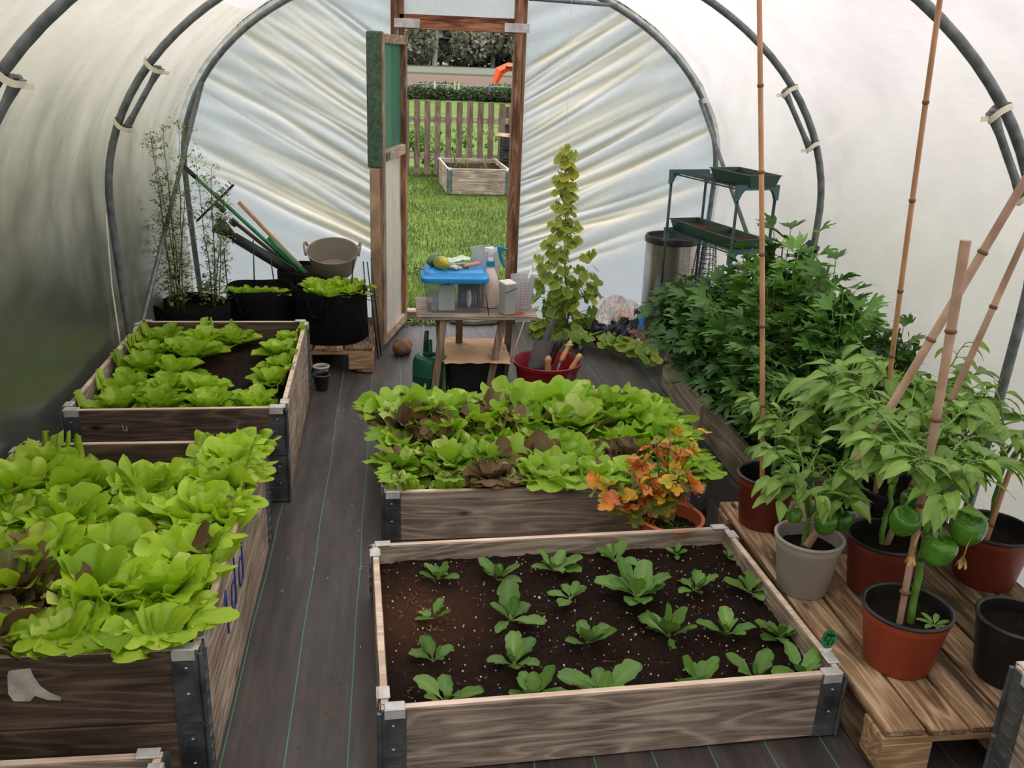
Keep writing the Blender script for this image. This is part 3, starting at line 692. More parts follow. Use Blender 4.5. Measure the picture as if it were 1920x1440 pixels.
m = MB(); dbox(m, LD-.14, LD-.055, .001, .006, 1.095, 1.135); m.build('hinge_plate', M['galv'], door)

# ------------------------------------------------------------------ raised beds from pallet collars
def bed(loc, rot, w_, d_, levels, soil_z, label, h=.195, woods=('wood_x', 'wood_y'), name='raised_bed', hinge_sides=None, hummock=0.0, light=False, seed=1):
    x0, y0 = loc; c, s = math.cos(rot), math.sin(rot)
    e = empty(name, (x0, y0, 0), label, 'raised bed')
    def tr(m):
        for i in range(len(m.V)):
            v = m.V[i]; m.V[i] = np.stack([x0 + v[:,0]*c - v[:,1]*s, y0 + v[:,0]*s + v[:,1]*c, v[:,2]], 1)
        return m
    th = .021
    for k in range(levels):
        z0 = k*h + (.002 if k else 0); zc = z0 + h/2
        for (cx, cy, dx, dy, mt) in ((w_/2, th/2, w_-.004, th, woods[0]), (w_/2, d_-th/2, w_-.004, th, woods[0]), (th/2, d_/2, th, d_-2*th-.002, woods[1]), (w_-th/2, d_/2, th, d_-2*th-.002, woods[1])):
            b = MB(); b.box((cx, cy, zc), (dx, dy, h-.002), ch=.0025)
            if k == levels-1:      # paler sawn upper edge
                b.box((cx, cy, z0+h+.0002), (dx*(1 if dx > .1 else .8), dy*(1 if dy > .1 else .8), .002), m=1)
            tr(b).build('board', [M[mt], M['pale_end']], e)
        for (cx, cy) in ((0, 0), (w_, 0), (0, d_), (w_, d_)):
            ix = 1 if cx == 0 else -1; iy = 1 if cy == 0 else -1
            b = MB(); ww = .058; t_ = .003
            b.box((cx + ix*ww/2 + ix*.004, cy - iy*t_/2, zc), (ww, t_, h*.98)); b.box((cx - ix*t_/2, cy + iy*(ww/2+.004), zc), (t_, ww, h*.98))
            b.tube([(cx - ix*.003, cy - iy*.003, z0+.004), (cx - ix*.003, cy - iy*.003, z0+h*.97)], .006, 8)
            for q in range(5):   # pressed ribs and nail heads
                zz = z0 + h*(.14 + .18*q)
                b.box((cx + ix*ww*.62, cy - iy*.0045, zz), (ww*.55, .004, .005)); b.box((cx - ix*.0045, cy + iy*ww*.6, zz), (.004, ww*.55, .005))
                if q % 2: b.lathe([(0, .002), (.004, .0)], (cx+ix*.03, cy-iy*.005, zz+.02), 8, m=1)
            lipz = z0 + h
            hg = tag(tr(b).build('hinge', [M['galv'], M['galv_bright']], e), 'galvanised corner hinge plate')
            if k == levels-1:
                b = MB(); b.box((cx + ix*.034, cy + iy*.009, lipz+.004), (.05, .030, .006), ch=.002); b.box((cx + ix*.034, cy - iy*.006, lipz-.008), (.05, .004, .026))
                b.box((cx + ix*.010, cy + iy*.062, lipz+.004), (.030, .045, .006), ch=.002); b.box((cx - ix*.006, cy + iy*.062, lipz-.008), (.004, .045, .026))
                tag(tr(b).build('folded_lip', M['galv_bright'], hg), 'bright folded metal lip')
    nx2, ny2 = int(w_/.014), int(d_/.014)
    A, B = np.meshgrid(np.linspace(th, w_-th, nx2), np.linspace(th, d_-th, ny2), indexing='ij')
    rs = np.random.default_rng(seed); zz = soil_z + .010*smooth_noise(A*9, B*9, seed) + rs.normal(0, .0022, A.shape) + hummock*np.sin(A/w_*PI)*np.sin(B/d_*PI)
    tn = np.clip(.5 + .5*np.exp(-((A-.12)**2 + (B-d_*.6)**2)/.03), 0, 1) if light else .4
    b = MB(); b.grid(np.stack([A, B, zz], -1), tint=tn); so_ = tr(b).build('soil', M['soil'], e, smooth=True)
    return e, tr
bedM1, trM1 = bed((-.0364, 1.8236), .0465, 1.2, .8, 1, .135, 'nearest wooden bed in the middle, planted with spinach seedlings', light=True, seed=3)
bedM2, trM2 = bed((-.0406, 2.985), .004, 1.2, .8, 1, .14, 'wide wooden bed crowded with green and bronze lettuce behind the spinach bed', seed=4)
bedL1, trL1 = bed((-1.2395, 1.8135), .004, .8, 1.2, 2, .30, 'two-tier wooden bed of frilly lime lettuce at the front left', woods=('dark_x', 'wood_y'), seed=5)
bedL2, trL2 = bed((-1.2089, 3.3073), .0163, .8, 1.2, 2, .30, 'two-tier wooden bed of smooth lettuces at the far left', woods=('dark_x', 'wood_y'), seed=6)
bedN, trN = bed((-1.30, .52), .0, .79, 1.205, 1, .12, 'low wooden bed at the bottom left corner in front of the lime lettuce bed', seed=7)
bedP, trP = bed((1.425, .43), .0, .62, 1.2, 2, .30, 'two-tier wooden bed at the bottom right corner in front of the pallet', seed=8)

# perlite and bark flecks on the near bed
m = MB()
for i in range(420):
    a, b = RG.uniform(.04, 1.16), RG.uniform(.04, .76); r = RG.uniform(.0012, .0036)*(1.6 if RG.random() < .05 else 1)
    m.ellipsoid((a, b, .141 + .010*smooth_noise(a*9, b*9, 3)), (r, r*RG.uniform(.7, 1), r*.8), seg=6, ring=4, m=0)
for i in range(160):
    a, b = RG.uniform(.04, 1.16), RG.uniform(.04, .76); an = RG.uniform(0, PI); l = RG.uniform(.006, .02)*(2 if RG.random() < .06 else 1)
    if RG.random() < .35: a, b = RG.normal(.12, .06), RG.normal(.5, .1)
    a, b = min(max(a, .04), 1.16), min(max(b, .04), .76)
    z = .142 + .010*smooth_noise(a*9, b*9, 3)
    m.bar((a-l*math.cos(an)/2, b-l*math.sin(an)/2, z), (a+l*math.cos(an)/2, b+l*math.sin(an)/2, z+.002), RG.uniform(.001, .003), .001, m=1)
trM1(m).build('soil_flecks', [M['perlite'], M['bark']], bedM1, kind='stuff')
# stray bits on the fabric floor
m = MB()
for i in range(260):
    x = RG.uniform(-.42, -.06) if RG.random() < .6 else RG.uniform(-.4, 1.4); y = RG.uniform(1.5, 5.6); an = RG.uniform(0, PI); l = RG.uniform(.004, .016)
    m.bar((x, y, .003), (x+l*math.cos(an), y+l*math.sin(an), .004), .0015, .001, m=1 if RG.random() < .8 else 0)
tag(m.build('floor_litter', [M['perlite'], M['bark']], kind='stuff'), 'fine bark and straw litter scattered over the black fabric path', 'litter')

# pen marks and torn label on the left bed
xf = -1.2395+.8+.0015
def ystroke(pts, r=.0022): 
    m_.tube([(xf - .004*(y-1.8), y+.03, z-.03) for y, z in pts], r, 5)
m_ = MB()
ystroke([(2.12, .235), (2.115, .37)], .003); ystroke([(2.115, .37), (2.09, .34)], .003)
for yc in (2.22, 2.35):
    a = np.linspace(0, 2*PI, 14); ystroke([(yc+.032*math.cos(q), .285+.045*math.sin(q)) for q in a], .003); ystroke([(yc+.034, .24), (yc+.036, .385)], .003)
tag(m_.build('marker_writing', M['marker_blue'], bedL1), 'blue hand-drawn characters 1dd')
m_ = MB(); yf = 1.8135-.0015
m_.poly([(-.850, yf, .350), (-.845, yf, .362), (-.800, yf, .366), (-.796, yf, .345), (-.785, yf, .318), (-.768, yf, .300), (-.745, yf, .286), (-.748, yf, .276), (-.775, yf, .280), (-.800, yf, .292), (-.812, yf, .278), (-.846, yf, .280), (-.855, yf, .30)])
m_.build('torn_label', M['white_paint'], bedL1)
m_ = MB(); m_.tube([(-.999, 3.302, .335), (-.997, 3.302, .315), (-.989, 3.302, .313), (-.985, 3.302, .332), (-.983, 3.302, .313)], .0015, 5); m_.build('chalk_mark', M['white_paint'], bedL2)

# long bed on the right for the dark leafy herb
e = empty('long_bed', (1.45, 3.08, 0), 'long mossy board bed along the right wall filled with dark leafy herbs', 'raised bed')
for (y0, y1) in ((3.08, 3.915), (3.93, 4.60)):
    MB().box((1.463, (y0+y1)/2, .092), (.026, y1-y0, .184), ch=.003).build('board', M['concrete'], e)
MB().box((1.75, 3.093, .09), (.54, .024, .18), ch=.003).build('board', M['wood_x'], e)
MB().box((1.75, 4.59, .09), (.54, .024, .18), ch=.003).build('board', M['wood_x'], e)
MB().box((1.455, 3.9225, .105), (.012, .05, .21)).build('corner_stake', M['wood_z'], e, bevel=.002)
A, B = np.meshgrid(np.linspace(1.476, 2.02, 30), np.linspace(3.105, 4.575, 80), indexing='ij')
MB().grid(np.stack([A, B, .13 + .012*smooth_noise(A*8, B*8, 9)], -1), tint=.4).build('soil', M['soil'], e, smooth=True)

# ------------------------------------------------------------------ pallets
def pallet(x0, y0, w_, d_, label, nb=7, seed=0):
    e = empty('wooden_pallet', (x0, y0, 0), label, 'pallet', 'wooden pallets'); rs = random.Random(seed)
    bw = w_/nb
    for i in range(nb):
        MB().box((x0 + bw*(i+.5), y0 + d_/2 + rs.uniform(-.004, .004), .134 + rs.uniform(-.001, .001)), (bw - rs.uniform(.007, .014), d_, .020), ch=.003).build('deck_board', M['pallet_y' if i in (0, 1, 2, 3) else 'pallet_dark_y'], e)
    for j, yy in enumerate((y0+.05, y0+d_/2, y0+d_-.05)):
        MB().box((x0+w_/2, yy, .113), (w_, .095, .020), ch=.002).build('cross_board', M['pallet_x'], e)
        for xx in (x0+.07, x0+w_/2, x0+w_-.07):
            MB().box((xx, yy, .0605), (.135, .096, .083), ch=.002).build('block', M['pallet_x'], e)
    for xx in (x0+.05, x0+w_/2, x0+w_-.05):
        MB().box((xx, y0+d_/2, .0095), (.09, d_, .017), ch=.002).build('base_board', M['pallet_y'], e)
    return e
pallet(1.196, 1.715, .80, 1.24, 'wooden pallet under the pepper pots on the right')
pallet(-.92, 4.86, .81, .62, 'small wooden pallet under the black grow bags at the left of the door', nb=5, seed=3)
# ------------------------------------------------------------------ leaves
def cosu(n): return (1-np.cos(np.linspace(0, PI, n)))/2
def leaf(mb, base, az, elev, L, W, curve=.6, cup=.25, ruf=0., rufn=3, petiole=0., lob=0, lobn=3, nu=12, nv=7, rg=RG, tip=1.0, tint0=.5, edge=.15, ribt=.35, fold=0., roll_=0., m=0, prof_=None, blister=0., pet_tint=.9):
    u = cosu(nu) if nu > 7 else np.linspace(0, 1, nu); u[0] = 0
    t = np.linspace(-1, 1, nv)
    if prof_ is None:
        v = np.clip((u-petiole)/(1-petiole), 0, 1)
        blade = np.sqrt(np.clip(1-(2*v**tip-1)**2, 0, 1))
        pr = np.where(u < petiole, .09, np.maximum(blade, .09*(1-v)))
    else: pr = prof_(u)
    ph = rg.uniform(0, 2*PI); 
    pr = np.repeat(pr[:, None], nv, 1)
    side = np.sign(t)[None, :]
    if lob:
        pr = pr*(1 + lob*np.sin(2*PI*lobn*u[:, None] + ph + side*.8)*np.clip((u[:, None]-petiole)*4, 0, 1))
    ws = W/2*pr*t[None, :]
    e = elev - curve*u; du = np.diff(u, prepend=0)*L
    px = np.cumsum(np.cos(e)*du); pz = np.cumsum(np.sin(e)*du)
    nxv = -np.sin(e); nzv = np.cos(e)
    at = np.abs(t)[None, :]
    dis = cup*W*.5*at**2*pr
    if ruf:
        dis = dis + ruf*W*at**2.2*np.sin(2*PI*rufn*u[:, None] + ph*1.7 + side*1.3)*np.clip((u[:, None]-petiole)*3, 0, 1)
        dis = dis + .5*ruf*W*at**3*np.sin(2*PI*rufn*2.3*u[:, None] + ph*.7 + side*2.1)
        ws = ws*(1 + .12*np.sin(2*PI*rufn*1.7*u[:, None] + ph + side)*at)
    if fold: dis = dis + fold*np.abs(ws)
    if blister: dis = dis + blister*np.sin(u[:, None]*26 + ph)*np.sin(t[None, :]*9+ph)*at
    # arch the tips sideways a little
    sw = rg.normal(0, .06)*L*u**2
    X = px[:, None] + nxv[:, None]*dis; Y = ws + sw[:, None]; Zz = pz[:, None] + nzv[:, None]*dis
    if roll_: X, Y, Zz = X, Y*math.cos(roll_) - (Zz-pz[:, None])*math.sin(roll_), pz[:, None] + (Zz-pz[:, None])*math.cos(roll_) + Y*math.sin(roll_)
    ca, sa = math.cos(az), math.sin(az)
    V = np.stack([base[0] + X*ca - Y*sa, base[1] + X*sa + Y*ca, base[2] + Zz], -1)
    tn = tint0 + edge*at + np.where(at < .12, ribt, 0)*(1-.6*u[:, None]) + 0*pr
    tn = np.where(u[:, None] < petiole, pet_tint, tn)
    mb.grid(V, tint=np.clip(tn, 0, 1), m=m)

def fan_leaf(mb, base, az, elev, L, spread=.8, wfac=1., curve=1., lob=.12, lobn=4, ruf=.1, rufn=3., cup=.1, nu=8, nv=25, rg=RG, tint0=.4, edge=.2, ribt=.2, roll_=0., m=0, blister=0., outline=None, stalk=.12, drop=.38):
    """leaf fanning out from its base with a rounded, scalloped or lobed outer edge"""
    u = np.linspace(0, 1, nu)**.85; t = np.linspace(-1, 1, nv); ph = rg.uniform(0, 6.28)
    ro = outline(t) if outline is not None else (1-drop*np.abs(t)**2.4)*(1 + lob*(2*np.abs(np.sin(lobn*PI*t/2 + ph))**.7 - 1.2))
    U_, T_ = np.meshgrid(u, t, indexing='ij'); RO = ro[None, :]*(1 + 0*U_)
    rho = (stalk + (1-stalk)*U_)*(RO*U_**.6 + (1-U_**.6)*.6); phi = T_*spread*(.35 + .65*np.clip(U_*1.8, 0, 1))
    f = rho*np.cos(phi); sd = rho*np.sin(phi)*wfac*L
    ss = np.linspace(0, 1.4, 60); e = elev - curve*ss; ds = ss[1]*L
    ax = np.concatenate([[0], np.cumsum(np.cos(e)*ds)[:-1]]); azz = np.concatenate([[0], np.cumsum(np.sin(e)*ds)[:-1]])
    fx = np.interp(f, ss, ax); fz = np.interp(f, ss, azz); ee = elev - curve*f
    at = np.abs(T_)
    dis = cup*L*at**2*U_ + ruf*L*U_**2.5*(np.sin(rufn*T_*PI + ph) + .45*np.sin(rufn*2.3*T_*PI + ph*2))*(.35 + .65*at)
    if blister: dis = dis + blister*np.sin(U_*21+ph)*np.sin(T_*13+ph)
    rl_ = roll_; Y = sd*math.cos(rl_) - dis*math.sin(rl_); D = dis*math.cos(rl_) + sd*math.sin(rl_)
    X = fx - np.sin(ee)*D; Zz = fz + np.cos(ee)*D; ca, sa = math.cos(az), math.sin(az)
    tn = tint0 + edge*U_**2 + np.where(at < .07, ribt*(1-.7*U_), 0)
    mb.grid(np.stack([base[0] + X*ca - Y*sa, base[1] + X*sa + Y*ca, base[2] + Zz], -1), tint=np.clip(tn, 0, 1), m=m)

def polar_leaf(mb, c, az, tilt, r, lobes=5, depth=.25, sharp=1., cup=.15, serr=.0, serr_n=24, rg=RG, rings=4, seg=30, tint0=.4, edge=.3, m=0, asp=1., petdir=True, spin=None):
    """leaf whose veins fan from the stalk, tip towards az; tilt: 0 flat, + tip hangs down"""
    th = np.linspace(-PI*.93, PI*.93, seg); ph = rg.uniform(-.1, .1)
    lobe = np.abs(np.cos(th*lobes/2*.97 + ph))**sharp if lobes % 2 == 0 else np.abs(np.cos(th*lobes/2))**sharp
    out = (1-depth) + depth*lobe; out = out*(.82 + .18*np.cos(th)) + serr*np.sign(np.sin(th*serr_n))*.5
    k = np.linspace(0, 1, rings)[:, None]
    x = k*out*np.cos(th)*r; y = k*out*np.sin(th)*r*asp
    z = cup*r*(k**2)*(1 + .6*np.sin(th*3 + rg.uniform(0, 6))) - .06*r*lobe*k
    x = x + r*.15
    ct, st = math.cos(tilt), math.sin(tilt); x2 = x*ct + z*st; z2 = -x*st + z*ct
    rl_ = rg.normal(0, .25); y2 = y*math.cos(rl_) - z2*math.sin(rl_)*0; z2 = z2 + y*math.sin(rl_)
    ca, sa = math.cos(az), math.sin(az)
    V = np.stack([c[0] + x2*ca - y2*sa, c[1] + x2*sa + y2*ca, c[2] + z2], -1)
    tn = tint0 + edge*k**3 + 0*out
    mb.grid(V, tint=np.clip(tn, 0, 1), m=m)

# ---- lettuce heads
def lettuce(loc, R_, mats, label, group, nleaf=26, seed=0, redp=0., hgt=1.0, cos_=False, name='lettuce', box=None, rim=0, cut=1.0):
    rg = np.random.default_rng(seed); mb = MB(); x, y, z = loc
    for i in range(nleaf):
        q = i/(nleaf-1); az = i*2.39996 + rg.normal(0, .25)
        if cos_:
            el = .38 + .95*q + rg.normal(0, .10); L = R_*(1.10 - .40*q)*rg.uniform(.85, 1.12)*hgt; W = L*.66*rg.uniform(.9, 1.15)
            leaf(mb, (x + .012*math.cos(az), y + .012*math.sin(az), z+.012), az, el, L, W, curve=.45 + rg.normal(0, .16), cup=.40 + .25*q, ruf=.03, rufn=2.5, petiole=.05, nu=15, nv=9, rg=rg, tip=.85,
                 tint0=.34 + .2*q + rg.normal(0, .1), edge=.1, ribt=.38, blister=.0022)
        else:
            red = rg.random() < redp
            el = .45 + .85*q + rg.normal(0, .18); L = R_*(.94 - .30*q)*rg.uniform(.75, 1.2)*hgt
            a_ = rg.uniform(0, .02)
            fan_leaf(mb, (x + .03*math.cos(az)*(1-q), y + .03*math.sin(az)*(1-q), z+.01 + .02*q), az, el, L, spread=rg.uniform(.80, 1.15), wfac=1.12, drop=.22, curve=1.0 + rg.normal(0, .45), lob=.12*cut, lobn=rg.uniform(2.6, 4.4), ruf=.125*cut, rufn=rg.uniform(2.0, 3.8), cup=.18 + .2*q,
                     nu=9, nv=29, rg=rg, tint0=.22 + .24*q + rg.normal(0, .14), edge=.30, ribt=.2, blister=.0018, roll_=rg.normal(0, .3), m=1 if red else 0)
    if box: mb.contain(box, rim, z-.01)
    mb.inside()
    return tag(mb.build(name, mats, loc=(x, y, z), smooth=True), label, 'lettuce', group)

ORD = ['first', 'second', 'third', 'fourth', 'fifth', 'sixth', 'seventh']
ORDL = ['first', 'second', 'third', 'fourth', 'fifth', 'sixth', 'seventh', 'eighth', 'ninth']
k = 0
BX1 = (-1.2395+.03, -.4395-.03, 1.8135+.03, 3.0135-.03)
for r_ in range(6):
    for c_ in range(4):
        x = -1.2395 + .10 + c_*.195 + rnd.uniform(-.02, .02); y = 1.8135 + .10 + r_*.195 + rnd.uniform(-.02, .02)
        if r_ == 5 and c_ in (1, 2): continue
        redd = (r_, c_) in ((0, 1), (1, 1))
        rr = .150 if r_ < 5 else .135
        lettuce((x, y, .30), rr*rnd.uniform(.92, 1.1), [M['lettuce'], M['lettuce_red']],
                ('bronze-tinged lettuce, ' if redd else 'frilly lime lettuce, ') + ORDL[c_] + ' from left, ' + ORDL[r_] + ' row from the front, front left bed',
                'frilly lettuces in the front left bed', nleaf=30, seed=100+k, hgt=1.12, redp=.75 if redd else .02, box=BX1, rim=.39); k += 1
PL2 = [(-1.08, 4.34), (-.93, 4.36), (-.76, 4.36), (-.50, 4.38), (-1.07, 4.14), (-.90, 4.13), (-.75, 4.12), (-.51, 4.18),
       (-1.09, 3.92), (-.93, 3.90), (-.77, 3.89), (-.51, 3.97), (-1.08, 3.70), (-.92, 3.68), (-.76, 3.67), (-.52, 3.76), (-1.06, 3.47), (-.90, 3.47), (-.74, 3.47), (-.55, 3.52)]
BX2 = (-1.215+.035, -.425-.035, 3.32+.03, 4.50-.03)
for i, (x, y) in enumerate(PL2):
    if i in (6, 10): continue
    r_ = 4 - i//4; c_ = i % 4
    lettuce((x + rnd.uniform(-.02, .02), y + rnd.uniform(-.02, .02), .30), (.115 if c_ != 3 else .098)*rnd.uniform(.9, 1.15), M['lettuce_cos'],
            'smooth rounded lettuce, ' + ORDL[c_] + ' from left, ' + ORDL[r_] + ' row from the front, far left bed', 'smooth lettuces in the far left bed', nleaf=19, seed=200+i, cos_=True, hgt=1.12, box=BX2, rim=.39)
k = 0
reds = {(0, 2), (1, 5), (2, 4), (3, 0), (3, 2), (2, 1), (1, 3)}
BX3 = (-.0406+.03, 1.159-.03, 2.985+.03, 3.785-.03)
for r_ in range(5):
    for c_ in range(7):
        x = -.0406 + .085 + c_*.172 + rnd.uniform(-.025, .025); y = 2.985 + .10 + r_*.155 + rnd.uniform(-.02, .02)
        redd = (r_, c_) in reds; zz = .145
        sz = .075 if (r_, c_) in ((0, 0), (0, 1)) else .135
        if r_ >= 3: sz *= 1.12 + .12*(2 < c_ < 6)
        lettuce((x, y, zz), sz*rnd.uniform(.9, 1.1), [M['lettuce_mid'], M['lettuce_red']],
                ('bronze-leaved lettuce, ' if redd else 'green loose-leaf lettuce, ') + ORDL[c_] + ' from left, ' + ORDL[r_] + ' row from the front, middle bed',
                'loose-leaf lettuces in the wide middle bed', nleaf=26, seed=300+k, redp=.8 if redd else .07, hgt=1.2 if r_ >= 3 else 1.05, box=BX3, rim=.195); k += 1

# ---- spinach seedlings
SP = [(.133,2.492,.062,8,'small spinach seedling at the far left of the back row'),(.317,2.475,.066,8,'spinach seedling with a tall blunt leaf, second in the back row'),
 (.504,2.518,.070,9,'upright bushy spinach seedling, third in the back row'),(.711,2.562,.072,9,'spinach seedling at the middle of the back row, right of the upright bushy one'),
 (.927,2.594,.034,6,'tiny spinach seedling in the back row with curled small leaves'),(1.096,2.567,.030,5,'tiny spinach seedling in the back right corner of the bed'),
 (.526,2.355,.066,6,'sparse spinach seedling with three long narrow leaves in the second row'),(.732,2.351,.098,13,'largest many-leaved spinach plant, in the second row'),
 (.922,2.377,.060,9,'spinach seedling right of the largest plant in the second row'),(1.090,2.356,.060,9,'spinach seedling against the right board in the second row'),
 (.105,2.278,.048,7,'small spinach seedling at the left of the third row'),(.331,2.256,.088,8,'spinach seedling with one big round upright leaf in the third row'),
 (.53,2.129,.072,8,'pointed spinach seedling at the centre of the bed'),(.771,2.148,.072,12,'dense low spinach seedling right of the bed centre'),
 (.943,2.144,.064,8,'spinach seedling with a tall leaf left of the one by the right board, third row'),(1.095,2.123,.060,9,'spinach seedling near the right board above the plant tag'),
 (.101,2.08,.066,7,'spinach seedling with drooping side leaves at the left of the fourth row'),(.314,2.049,.080,8,'tall spinach seedling in the fourth row just behind the front row'),
 (.123,1.912,.070,6,'spinach seedling in the front left corner of the bed'),(.347,1.908,.074,9,'bushy spinach seedling second from the left in the front row'),
 (.526,1.905,.088,8,'spinach seedling with a broad paddle leaf, middle of the front row'),(.785,1.92,.090,9,'wide spreading spinach seedling right of the middle of the front row'),
 (.955,1.94,.068,8,'spinach seedling second from the right in the front row'),(1.080,1.95,.078,9,'spinach seedling in the front right corner beside the plant tag')]
for i, (x, y, r_, nl, lb) in enumerate(SP):
    rg = np.random.default_rng(500+i); mb = MB(); z = .138; a0 = rg.uniform(0, 6)
    for j in range(nl):
        q = j/(nl-1); az = a0 + j*2.4 + rg.normal(0, .25); el = .40 + .85*q + rg.normal(0, .16); L = .96*r_*(1.05 + .25*math.sin(q*3) - .25*q)*rg.uniform(.65, 1.25); W = L*.56*rg.uniform(.8, 1.15)
        leaf(mb, (x, y, z), az, el, L*1.15, W, curve=.35 + rg.normal(0, .3), cup=.3, ruf=.03, rufn=2, petiole=.30, nu=14, nv=7, rg=rg, tip=.9, tint0=.30 + .2*q + rg.normal(0, .1), edge=.05, ribt=.3, blister=.0012)
    c0, s0 = math.cos(-.0465), math.sin(-.0465)
    mb.contain((-.04, 1.128, 1.856+.046*x, 2.61+.046*x), 9, .132); tag(mb.build('spinach_seedling', M['spinach'], loc=(x, y, z), smooth=True), lb, 'seedling', 'spinach seedlings in the nearest bed')

# plant tag
e = empty('plant_tag', (1.148, 1.965, .13), 'picture plant tag with green leaf print stuck in the front right of the spinach bed', 'plant tag')
m = MB(); m.bar((1.148, 1.965, .12), (1.150, 1.963, .215), .016, .0012, up=(0, 1, 0)); m.build('stake', M['white_plastic'], e)
m = MB(); cx, cz = 1.150, .243
pts = [(cx + .021*math.cos(a)*(1 if math.sin(a) > 0 else 1), 1.962, cz + .030*math.sin(a) - (.0 if math.sin(a) > 0 else 0)) for a in np.linspace(0, 2*PI, 20, endpoint=False)]
m.poly(pts); m.poly([(p[0], 1.9635, p[2]) for p in pts][::-1]); 
for i in range(40):
    a, b = RG.uniform(-.7, .7)*.02, RG.uniform(-.75, .75)*.028; m.bar((cx+a, 1.9612, cz+b), (cx+a+.003, 1.9612, cz+b+.006), .0022, .0006, up=(0, 1, 0), m=1)
m.build('picture_head', [mat_plain('tag_green', (40, 140, 84), .4, 0, .2, 90), mat_plain('tag_dark_green', (18, 84, 50), .4)], e)
m = MB(); m.bar((1.1495, 1.9625, .208), (1.1497, 1.9622, .214), .026, .0015, up=(0, 1, 0)); m.build('white_band', M['white_plastic'], e)

# ------------------------------------------------------------------ pots
def pot(loc, rt, rb, h, wall, rim, label, name='plant_pot', soil=.8, lip=.010, group=None, cat='pot', feet=True, inner=None):
    x, y, z = loc; e = empty(name, loc, label, cat, group)
    p = [(0, .002), (rb*.97, .002), (rb, .006), (rb+(rt-rb)*.85, h*.80), (rt*.985, h*.82), (rt, h*.86), (rt, h-.010), (rt*.99, h-.004)]
    MB().lathe(p, loc, 48, m=0).build('wall', M[wall], e, smooth='auto')
    p2 = [(rt*.99, h-.008), (rt+lip*.5, h-.008), (rt+lip*.6, h-.003), (rt+lip*.3, h), (rt-.002, h+.001), (rt-.006, h-.003), (rt-.008, h*.86), (rt*.93, h*.82), (rb*1.0, h*.30)]
    MB().lathe(p2, loc, 48).build('rim', M[rim], e, smooth='auto')
    rs = rb + (rt-rb)*soil - .004
    A, B = np.meshgrid(np.linspace(.02, 1, 12), np.linspace(0, 2*PI, 30), indexing='ij')
    V = np.stack([x + A*rs*np.cos(B), y + A*rs*np.sin(B), z + h*soil + .004*smooth_noise(A*5*np.cos(B), A*5*np.sin(B), int(x*100) % 50)], -1)
    MB().grid(V, tint=.4).build('soil', M['soil_pot'], e, smooth=True)
    return e
PZ = .1445
pot((1.372, 1.985, PZ), .114, .088, .180, 'orange_plastic', 'black_plastic', 'bright brick-red pot with black rim at the front edge of the pallet')
pot((1.262, 2.365, PZ), .100, .076, .188, 'grey_plastic', 'grey_plastic', 'pale grey pot behind the spinach bed on the pallet', soil=.74)
pot((1.295, 2.79, PZ), .100, .078, .195, 'red_plastic2', 'black_plastic', 'dull red pot at the back left corner of the pallet with a tall thin cane', soil=.6)
pot((1.500, 2.345, PZ), .112, .088, .190, 'red_plastic2', 'black_plastic', 'dark red pot right of the pale grey pot, under the pepper leaves')
pot((1.885, 2.38, PZ), .118, .090, .190, 'red_plastic2', 'black_plastic', 'dark red pot at the right edge of the picture with a short cane')
pot((1.640, 1.905, PZ), .100, .078, .185, 'black_plastic', 'black_plastic', 'black plastic pot of bare soil at the right edge of the front of the pallet')
pot((1.700, 2.66, PZ), .120, .10, .20, 'black_plastic', 'black_plastic', 'large black pot hidden under the pepper foliage at the middle of the pallet')
pot((1.500, 2.63, PZ), .085, .07, .165, 'grey_plastic', 'grey_plastic', 'second grey pot half hidden behind the dark red pot')
pot((1.925, 2.80, PZ), .095, .08, .22, 'black_plastic', 'black_plastic', 'black pot of thyme by the right wall', soil=.9)
pot((.952, 2.765, 0), .112, .080, .195, 'terracotta', 'terracotta', 'terracotta-coloured round pot between the two middle beds', soil=.75, lip=.012)
pot((-.375, 4.60, 0), .042, .032, .085, 'black_plastic', 'black_plastic', 'small empty black pot on the floor right of the far left bed', soil=.3)
pot((-.385, 4.72, 0), .040, .030, .09, 'grey_plastic', 'grey_plastic', 'small grey pot on the floor behind the small black pot', soil=.3)

# ------------------------------------------------------------------ bamboo canes
def cane(a, b, r, label, mat='bamboo', seed=0, group='bamboo canes'):
    a = np.array(a, float); b = np.array(b, float); L = np.linalg.norm(b-a); rs = random.Random(seed)
    m = MB(); n = 14; bow = np.cross((b-a)/L, (0, 1, 0))*rs.uniform(-.006, .006)
    pts = [a + (b-a)*k + bow*math.sin(PI*k) for k in np.linspace(0, 1, n)]
    m.tube(pts, [r*(1.05-.15*k if r < .0119 or r > .0121 else .70 + .35*k) for k in np.linspace(0, 1, n)], 12); 
    q = rs.uniform(.08, .2)
    while q < .97:
        p = a + (b-a)*q + bow*math.sin(PI*q); d = (b-a)/L
        m.tube([p-d*.006, p-d*.002, p+d*.002, p+d*.005], [r*1.02, r*1.22, r*1.18, r*1.0], 12, m=1); q += rs.uniform(.22, .3)/L
    return tag(m.build('bamboo_cane', [M[mat], M['bamboo_node']], loc=tuple(a), smooth='auto'), label, 'cane', group)
def ext(a, b, k): a = np.array(a); b = np.array(b); return tuple(a + (b-a)*k)
cane((1.278, 2.78, .29), ext((1.278, 2.78, .36), (1.056, 2.78, 1.86), 1.08), .0085, 'thin upright bamboo cane in the back left pot, reaching past the picture top', seed=1)
cane((1.650, 2.69, .30), (1.380, 2.385, 1.94), .0080, 'thin leaning bamboo cane in the large black pot, passing the picture top', seed=2)
cane((1.262, 2.37, .29), ext((1.262, 2.37, .29), (1.664, 2.30, 1.417), 1.18), .0125, 'thick weathered bamboo cane slanting right from the pale grey pot', 'bamboo_old', seed=3)
